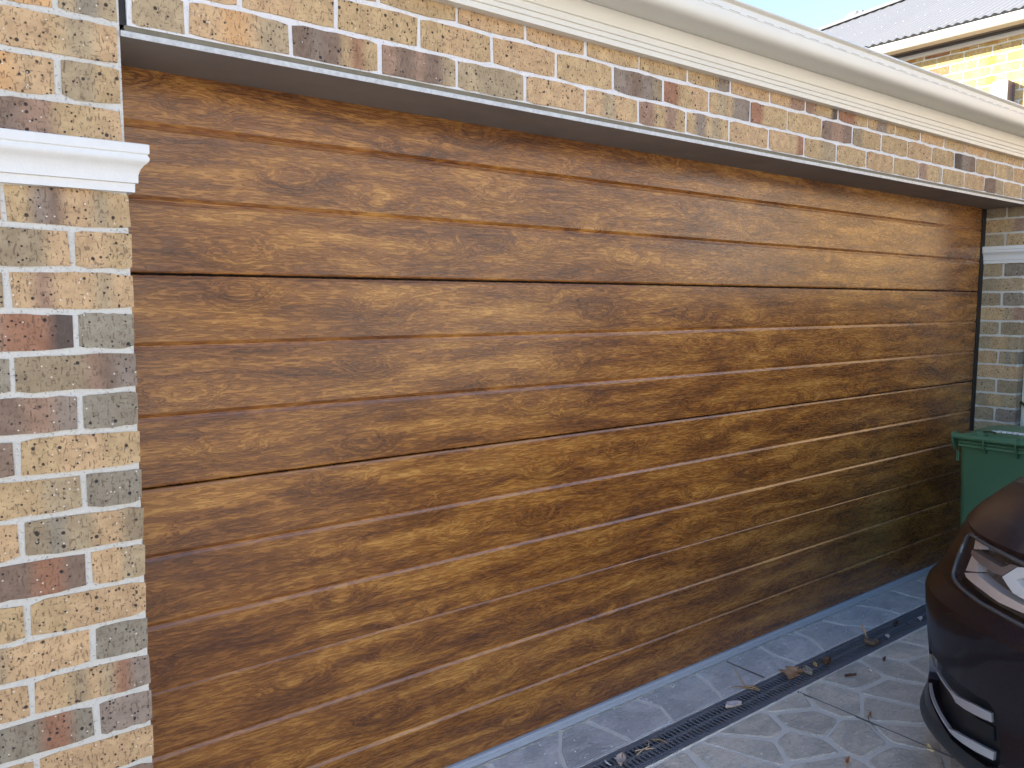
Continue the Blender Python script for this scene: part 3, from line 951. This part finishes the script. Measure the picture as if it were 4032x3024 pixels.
# ================================================================== WHEELIE BIN
BX, BY = 4.2, 0.075                      # handle side, end nearest the door
wb = thing('wheelie_bin', 'green plastic wheelie bin standing at the right end of the garage door', 'bin', (BX + .28, BY - .24, 0))
def pb(o): return part(o, wb)
bw = 0.47
V, F = [], []
lv = [(0.03, .055, .075, .045), (.10, .050, .030, .040), (.60, .036, .012, .022), (.785, .030, .0, .014), (.80, .022, -.006, .006), (.835, .022, -.006, .006)]
bd = .50
ring = 16
for z, inx, inx2, iny in lv:
    x0, x1 = BX + inx, BX + bd - inx2
    y1, y0 = BY - iny, BY - bw + iny
    r = .03
    for (cx, cy, a0) in ((x1 - r, y1 - r, 0), (x0 + r, y1 - r, PI / 2), (x0 + r, y0 + r, PI), (x1 - r, y0 + r, 1.5 * PI)):
        for k in range(4):
            a = a0 + PI / 2 * k / 3
            V.append((cx + r * math.cos(a), cy + r * math.sin(a), z))
for i in range(len(lv) - 1):
    for k in range(ring):
        l = (k + 1) % ring
        F.append((i * ring + k, i * ring + l, (i + 1) * ring + l, (i + 1) * ring + k))
F.append(tuple(range(ring)))
pb(mesh('body', V, F, M['bin'], None, 40))
pb(boxes('rim_rail', [(BX + .006, BX + .024, BY - bw + .012, BY - .02, .786, .800), (BX + .004, BX + .022, BY - bw + .012, BY - .02, .808, .816)], M['bin'], None, 0.002))
pb(tube('handle', [(BX - .008, BY + .004, .842), (BX - .008, BY - bw, .842)], .0165, M['bin'], None, 14))
br0 = None
for k in range(4):
    yy = BY - .0015 - k * .157
    if yy < BY - bw - .02: yy = BY - bw + .004
    prof = [(-.024, .862), (.020, .866), (.040, .840), (.040, .775), (.026, .757), (.012, .762), (-.004, .785), (-.022, .812), (-.028, .840)]
    V = [(BX + a, yy - .004, z) for a, z in prof] + [(BX + a, yy + .004, z) for a, z in prof]
    n = len(prof)
    F = [(j, (j + 1) % n, n + (j + 1) % n, n + j) for j in range(n)] + [tuple(range(n)), tuple(range(n, 2 * n))]
    pb(mesh('handle_bracket', V, F, M['bin'], None))
V, F = [], []
nxl, nyl = 10, 8
for i in range(nxl + 1):
    for j in range(nyl + 1):
        u, v = i / nxl, j / nyl
        x = BX - .002 + (bd + .03) * u; y = BY - .012 - (bw - .024) * v
        V.append((x, y, .850 + .040 * math.sin(PI * min(1, max(0, u))) ** .7 * math.sin(PI * v) ** .5))
for i in range(nxl):
    for j in range(nyl):
        a = i * (nyl + 1) + j
        F.append((a, a + 1, a + nyl + 2, a + nyl + 1))
b = len(V)
lid = mesh('lid', V, F, M['bin'], None, 40)
so = lid.modifiers.new('thickness', 'SOLIDIFY'); so.thickness = .006
pb(lid)
pb(boxes('lid_hinge', [(BX - .002, BX + .02, BY - .155, BY - .115, .852, .877), (BX - .002, BX + .02, BY - .36, BY - .32, .852, .877)], M['bin'], None, 0.004))
V, F = [], []
rr = random.Random(2)
for k in range(9):
    y0 = BY - .175 - k * .026
    z0 = .876 + .010 * math.sin(PI * min(1, (k + 3) / 13))
    w_ = rr.uniform(.014, .022)
    v, f = boxvf(BX + .032 + rr.uniform(0, .004), BX + .058 + rr.uniform(-.008, .01), y0 - w_, y0, z0 - .004, z0 + .004, len(V)); V += v; F += f
pb(mesh('lid_print', V, F, M['label'], None))
pb(tube('bin_clip', [(BX + .01, BY - .145, .880), (BX + .012, BY - .18, .884), (BX + .014, BY - .205, .880)], .006, M['hose'], None, 6))
for yy in (BY - .02, BY - bw + .02):
    o = pb(tube('wheel', [(BX + .07, yy - .022, .10), (BX + .07, yy + .022, .10)], .10, M['tyre'], None, 24))
pb(tube('side_lug', [(BX + .028, BY - .012, .755), (BX + .030, BY - .014, .700)], .008, M['bin'], None, 6))

# ================================================================== CAR
YC, NN, LC = -1.63, 2.6, 0.78
car = thing('car', 'dark brown car with silver bumper blades nosing in beside the garage door', 'car', (4.3, YC, 0))
ZL = [.15, .16, .2, .25, .3, .35, .4, .45, .5, .55, .6, .645, .66, .675, .7, .75, .8, .868]
HWL = [.975, .99, 1.01, .99, .976, .974, .985, .988, .988, .990, .993, .994, .991, .981, .964, .943, .922, .897]
XFL = [1.96, 1.935, 1.90, 1.87, 1.86, 1.87, 1.882, 1.875, 1.863, 1.855, 1.848, 1.845, 1.849, 1.860, 1.875, 1.882, 1.890, 1.905]
def lerp(z, A_):
    if z <= ZL[0]: return A_[0]
    for i in range(len(ZL) - 1):
        if z <= ZL[i + 1]:
            t = (z - ZL[i]) / (ZL[i + 1] - ZL[i]); return A_[i] + t * (A_[i + 1] - A_[i])
    return A_[-1]
def cpt(phi, z, off=0.0, mir=1):
    hw, xf = lerp(z, HWL), lerp(z, XFL)
    s, c = math.sin(phi), max(0.0, math.cos(phi))
    x = xf + LC * (1 - c ** (2 / NN)); y = hw * s ** (2 / NN)
    # outward normal of the plan outline (superellipse gradient)
    nx = -(max(1e-6, c) ** (2 - 2 / NN)) / LC; ny = (max(1e-6, s) ** (2 - 2 / NN)) / hw
    l = math.hypot(nx, ny)
    return (x + nx / l * off, YC + mir * (y + ny / l * off), z)
LAMP = [(.98, .861), (.835, .8625), (.699, .862), (.567, .857), (.40, .850), (.40, .705), (.475, .701), (.516, .704), (.592, .708), (.699, .711), (.845, .720), (.914, .729), (.95, .766), (.973, .802)]
CHA = [(.919, .852), (.837, .851), (.832, .838), (.891, .826)]
CHB = [(.886, .806), (.822, .803), (.790, .776), (.871, .760)]
CHC = [(.862, .7555), (.785, .774), (.705, .766), (.615, .757), (.503, .750), (.44, .748), (.44, .728), (.493, .731), (.61, .731), (.705, .740), (.832, .748)]
GUI = [(.894, .824), (.835, .826), (.738, .824), (.665, .822), (.625, .841), (.595, .842), (.648, .801), (.692, .799), (.819, .805), (.888, .812)]
DRL = [(.640, .800), (.594, .840), (.54, .850), (.50, .845), (.577, .808), (.523, .789), (.47, .771), (.47, .762), (.513, .766), (.566, .771)]
TUB = [(.815, .845), (.70, .846), (.60, .848), (.645, .829), (.74, .831), (.815, .834)]
INT = [(1.047, .446), (1.008, .446), (.906, .449), (.835, .446), (.766, .444), (.707, .442), (.62, .441), (.577, .446), (.550, .430), (.536, .383), (.524, .342), (.509, .284), (.56, .256), (.623, .249),
       (.725, .250), (.766, .262), (.873, .282), (.998, .300), (1.13, .318), (1.16, .349), (1.15, .41), (1.09, .440)]
BL1 = [(1.085, .413), (1.024, .4045), (.904, .3975), (.817, .390), (.794, .391), (.756, .390), (.659, .402), (.569, .411), (.567, .386), (.62, .379), (.707, .371), (.766, .369), (.796, .379), (.819, .383), (.914, .3915), (1.0, .3985), (1.08, .4065)]
BL2 = [(1.095, .323), (.993, .311), (.863, .2965), (.774, .285), (.738, .294), (.643, .306), (.544, .315), (.541, .292), (.613, .282), (.692, .275), (.74, .274), (.768, .2755), (.871, .2905), (1.006, .3055), (1.09, .3175)]
PAN = [(.753, .362), (.743, .308), (.577, .329), (.587, .364), (.666, .357)]
PRI = [('drl', DRL), ('guide', GUI), ('chrome', CHA), ('chrome2', CHB), ('chrome3', CHC), ('tube', TUB), ('lamp', LAMP), ('blade', BL1), ('blade2', BL2), ('inner_panel', PAN), ('intake', INT)]
def inside(p, poly):
    c = False
    for i in range(len(poly)):
        a, b = poly[i], poly[i - 1]
        if (a[1] > p[1]) != (b[1] > p[1]) and p[0] < (b[0] - a[0]) * (p[1] - a[1]) / (b[1] - a[1]) + a[0]: c = not c
    return c
KU = 0.62
def dens(poly, st=.02, closed=True):
    out = []
    for i in range(len(poly)):
        a, b = poly[i], poly[(i + 1) % len(poly)]
        L = math.hypot((b[0] - a[0]) * KU, b[1] - a[1]); k = max(1, int(L / st))
        out += [(a[0] + (b[0] - a[0]) * j / k, a[1] + (b[1] - a[1]) * j / k) for j in range(k)]
    return out
def smoothpoly(poly):
    out = []
    n = len(poly)
    for i in range(n):
        a, b = poly[i], poly[(i + 1) % n]
        out += [(a[0] * .8 + b[0] * .2, a[1] * .8 + b[1] * .2), (a[0] * .2 + b[0] * .8, a[1] * .2 + b[1] * .8)]
    return out
pv, pe = [], []
POL = {}
for nm, poly in PRI:
    q = dens(smoothpoly(poly) if nm in ('lamp', 'intake') else poly)
    POL[nm] = q
    b = len(pv)
    pv += [Vector((u * KU, z)) for u, z in q]
    pe += [(b + i, b + (i + 1) % len(q)) for i in range(len(q))]
Z0, Z1 = .15, .868
U0, U1 = 0.0, PI / 2
gz = sorted(set([Z0 + (Z1 - Z0) * i / 44 for i in range(45)] + [.645, .66, .675]))
for i in range(41):
    u = U0 + (U1 - U0) * i / 40
    for z in gz: pv.append(Vector((u * KU, z)))
res = delaunay_2d_cdt(pv, pe, [], 0, 1e-5)
rv = [(v.x / KU, v.y) for v in res[0]]; rf = res[2]
cls = []
for f in rf:
    c = (sum(rv[i][0] for i in f) / len(f), sum(rv[i][1] for i in f) / len(f))
    k = 'body'
    for nm, _ in PRI:
        if inside(c, POL[nm]): k = nm; break
    cls.append(k)
OFF = {'body': 0, 'lamp': -.040, 'drl': -.004, 'guide': -.006, 'chrome': -.009, 'chrome2': -.011, 'chrome3': -.007, 'tube': -.055, 'intake': -.034, 'blade': -.004, 'blade2': -.001, 'inner_panel': -.026}
BACK = {'body': -.045, 'drl': -.04, 'guide': -.04, 'chrome': -.04, 'chrome2': -.04, 'chrome3': -.04, 'blade': -.012, 'blade2': -.010, 'inner_panel': -.034, 'lamp': -.056}
def patch(names, mir, off=None, skirt=True):
    idx = {}
    V, F = [], []
    def vid(i, o):
        if (i, o) not in idx:
            idx[(i, o)] = len(V); V.append(cpt(rv[i][0], rv[i][1], o, mir))
        return idx[(i, o)]
    for nm in names:
        o = OFF[nm] if off is None else off
        cnt = {}
        for f, c in zip(rf, cls):
            if (c == nm) if off is None else (c in names):
                F.append(tuple(vid(i, o) for i in f))
                for a, b in zip(f, list(f[1:]) + [f[0]]): cnt[frozenset((a, b))] = cnt.get(frozenset((a, b)), 0) + 1
        if skirt and nm in BACK:
            for e, k in cnt.items():
                if k == 1:
                    a, b = tuple(e)
                    if rv[a][0] < .01 and rv[b][0] < .01: continue
                    if rv[a][0] > 1.56 and rv[b][0] > 1.56: continue
                    F.append((vid(a, o), vid(b, o), vid(b, BACK[nm]), vid(a, BACK[nm])))
        if off is not None: break
    return V, F
def pcar(o): return part(o, car)
bodyV, bodyF = [], []
for mir in (1, -1):
    v, f = patch(['body'], mir)
    b = len(bodyV); bodyV += v; bodyF += [tuple(i + b for i in q) for q in f]
# flanks, tail and underside of the body
XR = 6.72
zz = gz
for mir in (1, -1):
    b = len(bodyV); rows = []
    for z in zz:
        hw, xf = lerp(z, HWL), lerp(z, XFL)
        row = [(xf + LC, YC + mir * hw, z)] + [(x, YC + mir * hw, z) for x in (3.4, 4.3, 5.2, 6.0)]
        for k in range(1, 9):
            a = PI / 2 * k / 8
            row.append((6.0 + (XR - 6.0 - .05 * (.5 - z) ** 2) * math.sin(a) ** (2 / NN), YC + mir * hw * math.cos(a) ** (2 / NN), z))
        rows.append(row)
    m_ = len(rows[0])
    for r_ in rows: bodyV += r_
    for i in range(len(rows) - 1):
        for j in range(m_ - 1): bodyF.append((b + i * m_ + j, b + i * m_ + j + 1, b + (i + 1) * m_ + j + 1, b + (i + 1) * m_ + j))
body = pcar(mesh('body', bodyV, bodyF, M['paint'], None, 14))
pcar(boxes('underbody', [(2.35, 6.5, YC - .82, YC + .82, .17, .30)], M['blackplastic'], None))
for mir in (1, -1):
    v, f = patch(['lamp', 'tube', 'drl', 'guide', 'chrome', 'chrome2', 'chrome3'], mir, -.040, False)
    hl = pcar(mesh('headlight', v, f, M['housing'], None, 30))
    def sub(nm, names, mat, off=None, skirt=True):
        v, f = patch(names, mir, off, skirt)
        o = mesh(nm, v, f, mat, None, 30); o.parent = hl; return o
    sub('bezel', ['chrome', 'chrome2', 'chrome3'], M['chrome'])
    sub('light_guide', ['guide'], M['guide'])
    sub('daylight_strip', ['drl'], M['drl'])
    sub('lens', ['lamp', 'tube', 'drl', 'guide', 'chrome', 'chrome2', 'chrome3'], M['lens'], -.002, False)
    # dark rubber surround of the lens
    pts = [cpt(u, z, .0005, mir) for u, z in POL['lamp']]
    o = tube('lens_surround', pts + [pts[0]], .0058, M['surround'], None, 6, False); o.parent = hl
    v, f = patch(['intake', 'blade', 'blade2', 'inner_panel'], mir, -.034, False)
    it = pcar(mesh('bumper_intake', v, f, M['blackplastic'], None, 30))
    v, f = patch(['inner_panel'], mir); o = mesh('intake_panel', v, f, M['blackplastic'], None, 30); o.parent = it
    v, f = patch(['blade'], mir); o = mesh('trim_blade', v, f, M['blade'], None, 30); o.parent = it
    v, f = patch(['blade2'], mir); o = mesh('trim_blade', v, f, M['blade'], None, 30); o.parent = it
    # tow-eye cover seam
    tw = [(.80, .640), (.766, .649), (.690, .650), (.648, .643)]
    pcar(tube('cover_seam', [cpt(u, z, .0, mir) for u, z in dens(tw)[:-6]], .0011, M['blackplastic'], None, 5))
# lower lip
V, F = [], []
lip = [(.258, -.003), (.235, .001), (.205, .003), (.175, .000), (.155, -.03)]
NU = 80
for i in range(NU + 1):
    t = -PI / 2 + PI * i / NU
    mir = 1 if t > 0 else -1
    for z, o in lip:
        V.append(cpt(abs(t), z, o + .003, mir))
n = len(lip)
F = [(i * n + j, i * n + j + 1, (i + 1) * n + j + 1, (i + 1) * n + j) for i in range(NU) for j in range(n - 1)]
pcar(mesh('bumper_lip', V, F, M['blackplastic'], None, 40))
# bonnet with its own leading lip
V, F = [], []
NS, NP = 44, 26
def hood(s, p):
    hw = .893
    t = min(.9999, abs(s))
    y = YC + hw * s
    x0 = 1.905 + LC * (1 - (1 - t ** NN) ** (1 / NN))
    x = x0 + (3.2 - x0) * p ** 1.9
    d = x - x0
    nose = .040 * math.sin(PI / 2 * min(1, d / .17)) if d > 0 else 0.0
    rise = .098 * (1 - math.exp(-max(0, d - .15) / .42))
    z = .8745 + (nose + rise) * (1 - .30 * t ** 5) + .010 * (1 - t * t)
    if d > 0.02: z += .008 * math.exp(-((t - .80) / .07) ** 2) * min(1, d / .4)
    return (x, y, z)
for i in range(NS + 1):
    s = math.sin(PI / 2 * (-1 + 2 * i / NS))
    h0 = hood(s, 0)
    V += [(h0[0] + .012, YC + (h0[1] - YC) * .985, h0[2] - .016), (h0[0] - .001, h0[1], h0[2] - .011)]
    for j in range(NP + 1):
        V.append(hood(s, j / NP))
n = NP + 3
for i in range(NS):
    for j in range(n - 1): F.append((i * n + j, i * n + j + 1, (i + 1) * n + j + 1, (i + 1) * n + j))
pcar(mesh('bonnet', V, F, M['paint'], None, 50))
# gap under the bonnet edge
V, F = [], []
for i in range(61):
    t = -PI / 2 + PI * i / 60
    V += [cpt(abs(t), .866, -.010, 1 if t > 0 else -1), cpt(abs(t), .885, -.03, 1 if t > 0 else -1), cpt(abs(t), .83, -.03, 1 if t > 0 else -1)]
F = [(i * 3 + j, i * 3 + j + 1, (i + 1) * 3 + j + 1, (i + 1) * 3 + j) for i in range(60) for j in range(2)]
pcar(mesh('bonnet_gap', V, F, M['blackplastic'], None))
# upper body, glasshouse and roof as stacked outlines
def ring(z, xf, xr, hw, n=40, ex=3.2):
    out = []
    xc, a = (xf + xr) / 2, (xr - xf) / 2
    for k in range(n):
        t = 2 * PI * k / n
        c, s = math.cos(t), math.sin(t)
        out.append((xc - a * math.copysign(abs(c) ** (2 / ex), c), YC + hw * math.copysign(abs(s) ** (2 / ex), s), z))
    return out
def loft(name, rings, mat, cap=False):
    V, F = [], []
    n = len(rings[0])
    for r_ in rings: V += r_
    for i in range(len(rings) - 1):
        for k in range(n):
            l = (k + 1) % n
            F.append((i * n + k, i * n + l, (i + 1) * n + l, (i + 1) * n + k))
    if cap: F.append(tuple((len(rings) - 1) * n + k for k in range(n)))
    return pcar(mesh(name, V, F, mat, None, 40))
loft('shoulder', [ring(.86, 3.12, 6.70, .905), ring(.95, 3.12, 6.72, .915), ring(1.06, 3.15, 6.66, .90)], M['paint'])
loft('window_glass', [ring(1.06, 3.15, 6.64, .885), ring(1.30, 3.55, 6.55, .80), ring(1.56, 4.05, 6.35, .68)], M['window'])
loft('roof', [ring(1.555, 4.03, 6.37, .685), ring(1.60, 4.12, 6.35, .67), ring(1.645, 4.3, 6.2, .60), ring(1.665, 4.7, 5.9, .42)], M['paint'], True)
for wx in (2.92, 5.78):
    for mir in (1, -1):
        yo = YC + mir * .985
        pcar(tube('wheel_arch', [(wx, yo - mir * .10, .38), (wx, yo + mir * .010, .38)], .43, M['blackplastic'], None, 32))
        w = pcar(tube('wheel', [(wx, yo - mir * .10, .37), (wx, yo - mir * .01, .37), (wx, yo + mir * .016, .37)], [.37, .37, .355], M['tyre'], None, 36))
        rm = tube('rim', [(wx, yo, .37), (wx, yo + mir * .020, .37), (wx, yo + mir * .012, .37)], [.27, .265, .05], M['rim'], None, 10); rm.parent = w
        rm.matrix_parent_inverse = Matrix.Identity(4)

# ================================================================== LEAVES AND LITTER
def leaf(label, x, y, size, aspect, colour, curl, rz, tilt=0.0, lobed=False, z=0.006, twigs=0, seed=0, stand=0.0):
    r_ = random.Random(seed + 100)
    size *= .88
    V, F = [], []
    nu, nv = 10, 4
    for i in range(nu + 1):
        u = i / nu
        wd = math.sin(PI * (.03 + .95 * u)) ** 1.15
        if lobed: wd = wd ** .6 * (.42 + .58 * abs(math.cos(2.5 * PI * u)))
        wl, wr = wd * (1 + r_.uniform(-.28, .28)), wd * (1 + r_.uniform(-.28, .28))
        for j in range(nv + 1):
            v = j / nv * 2 - 1
            xx = (u - .5) * size
            yy = v * (wl if v < 0 else wr) * size * aspect * .5 + .10 * size * math.sin(3.4 * u)
            zz_ = size * (curl * (v * v) * .35 + curl * .5 * (u - .5) ** 2 + tilt * u) + r_.uniform(0, .02) * size
            V.append((xx, yy, zz_))
    for i in range(nu):
        for j in range(nv):
            a = i * (nv + 1) + j
            F.append((a, a + 1, a + nv + 2, a + nv + 1))
    m = mat_leaf('dry_leaf', colour)
    zmin = min(v[2] for v in V)
    V = [(a, b, c - zmin) for a, b, c in V]
    if stand:
        ca, sa = math.cos(stand), math.sin(stand)
        V = [((a + size / 2) * ca - c * sa, b, (a + size / 2) * sa + c * ca) for a, b, c in V]
    o = mesh('leaf', V, F, m, None, 60)
    so = o.modifiers.new('thickness', 'SOLIDIFY'); so.thickness = .0008
    o.location = (x, y, z); o.rotation_euler = (0, 0, rz)
    o['label'] = label; o['category'] = 'leaf'; o['group'] = 'fallen leaves on the driveway and drain'
    if lobed or twigs:
        st = tube('stem', [(-.5 * size, 0, .004), (-.68 * size, -.05 * size, .006), (-.85 * size, -.03 * size, .003)], .0012, m, o, 5)
    return o
def twig(label, x, y, pts, colour, r=0.0016, z=0.004):
    m = mat_leaf('dry_stalk', colour)
    root = None
    for k, pp in enumerate(pts):
        o = tube('stalk' if k else 'dry_stalk', [Vector((a, b, c)) for a, b, c in pp], [r * (1.2 - .7 * i / (len(pp) - 1)) for i in range(len(pp))], m, root, 6)
        if root is None:
            root = o; o.location = (x, y, z); o['label'] = label; o['category'] = 'twig'; o['group'] = 'dry stalks caught on the drain'
    return root
BR = (0.20, 0.095, 0.045); TAN_ = (0.42, 0.27, 0.15); PALE = (0.55, 0.47, 0.42); ORG = (0.40, 0.17, 0.07); DK = (0.075, 0.035, 0.022); YEL = (0.50, 0.30, 0.10)
leaf('tan strap leaf standing upright on the drain grate', 3.100, -.062, .092, .30, TAN_, .3, 2.3, 0, z=.001, seed=1, stand=1.15)
leaf('crumpled dark brown leaf lying at the foot of the upright tan leaf', 3.06, -.105, .085, .55, (.17, .10, .06), .9, 2.6, .1, seed=2)
leaf('small pale pink leaf lying flat on the far part of the drain grate', 3.213, -.105, .042, .62, PALE, .3, 0.6, .1, seed=3)
leaf('pale curled leaf on the drain beside the car bumper', 3.545, -.100, .05, .5, PALE, .5, 0.3, .1, seed=4)
leaf('dark shrivelled leaf sunk in the drain slots', 3.39, -.055, .06, .4, DK, .6, 0.4, .1, z=.002, seed=5)
leaf('large orange brown lobed leaf spread across the drain grate', 2.508, -.062, .118, .95, (.40, .215, .11), .35, 0.25, .05, True, seed=6)
leaf('grey brown curled leaf tucked against the large orange leaf', 2.575, -.088, .060, .8, (.27, .22, .17), .9, 1.2, .1, seed=7)
leaf('dark brown crumpled leaf on the middle of the drain grate', 2.72, -.090, .058, .75, (.12, .055, .022), .9, 0.2, .2, seed=8)
leaf('tiny yellow leaf scrap beside the dark crumpled leaf', 2.665, -.066, .030, .7, YEL, .8, 1.0, .2, seed=9)
leaf('pale pinkish grey leaf with a folded edge on the drain', 2.078, -.078, .080, .52, (.52, .44, .42), .7, -.35, .05, seed=10)
leaf('torn pale brown leaf on the drain at the bottom edge of the picture', 1.465, -.078, .058, .7, (.46, .36, .30), .8, .7, .2, seed=11)
leaf('small white leaf sliver on the nearest drain slots', 1.425, -.052, .035, .25, (.66, .66, .66), .3, 1.6, .1, seed=12)
leaf('small red brown leaf on the paving right of the upright leaf', 2.955, -.222, .038, .42, (.16, .055, .035), .7, .3, .15, seed=13)
leaf('pale curled leaf beside a joint in the paving', 2.806, -.238, .034, .75, PALE, 1.0, .9, .2, seed=14)
leaf('thin dark curled sliver of leaf on the paving', 2.685, -.215, .056, .16, DK, .6, -.6, .1, seed=15)
leaf('slim orange leaf lying by the saw cut in the paving', 2.445, -.435, .046, .24, ORG, .4, .55, .1, seed=16)
leaf('small pale yellow leaf on the paving next to the car bumper', 2.378, -.685, .038, .65, (.58, .44, .26), .9, 1.2, .3, seed=17)
leaf('orange leaf on the paving at the bottom edge of the picture', 2.075, -.553, .050, .30, (.42, .18, .08), .7, .45, .1, seed=18)
twig('spray of dry tan stalks poking over the edge of the drain', 2.262, -.005,
     [[(0, 0, 0), (-.004, .030, .03), (-.012, .062, .075)], [(0, 0, .002), (-.035, .012, .012), (-.075, .022, .016)], [(0, 0, 0), (.008, -.03, .004), (.016, -.055, .002)], [(.002, 0, .002), (.020, -.012, .008), (.035, -.03, .002)],
      [(0, .002, .004), (.006, -.02, .012), (.022, -.048, .003)]], (.30, .19, .09), .0030)
twig('curved pale straw lying across the nearest drain slots', 1.60, -.065,
     [[(-.045, .01, .002), (-.02, -.005, .006), (.005, -.006, .008), (.03, .012, .010), (.03, .035, .006)], [(-.06, -.012, .002), (-.03, -.006, .005), (0, -.004, .006)], [(-.01, -.006, .004), (.012, -.016, .004), (.02, -.02, .002)]], (.42, .32, .20), .0026)
twig('short brown stalk leaning in the drain beside the curved straw', 1.672, -.070, [[(-.014, .03, .002), (0, .0, .010), (.012, -.022, .002)]], (.26, .17, .09), .0028)
twig('thin bent grey stalk on the paving by the slim orange leaf', 2.41, -.455, [[(.03, .03, .001), (.0, .012, .002), (-.03, -.02, .002), (-.05, -.05, .001)]], (.16, .14, .11), .0016)
# white flecks scattered on the paving
V, F = [], []
rr = random.Random(44)
for _ in range(150):
    x, y = rr.uniform(1.1, 3.7), rr.choice((rr.uniform(.01, .2), rr.uniform(-.9, -.15)))
    s_ = rr.uniform(.0008, .0026)
    v, f = boxvf(x - s_, x + s_, y - s_ * rr.uniform(.4, 1), y + s_ * rr.uniform(.4, 1), .0025, .0052, len(V)); V += v; F += f
fk = mesh('white_flecks', V, F, M['label']); fk['kind'] = 'stuff'
# hose end hooked on the pier front
hs = tube('garden_hose', [(4.868, -.004, .985), (4.852, -.03, .972), (4.846, -.045, .950), (4.856, -.05, .930), (4.880, -.05, .922), (4.915, -.085, .925), (4.96, -.09, .99), (4.90, -.09, 1.00), (4.86, -.045, 1.0)], .0085, M['hose'], None, 8)
hs['label'] = 'dark green hose loop hooked beside the cream downpipe'; hs['category'] = 'hose'
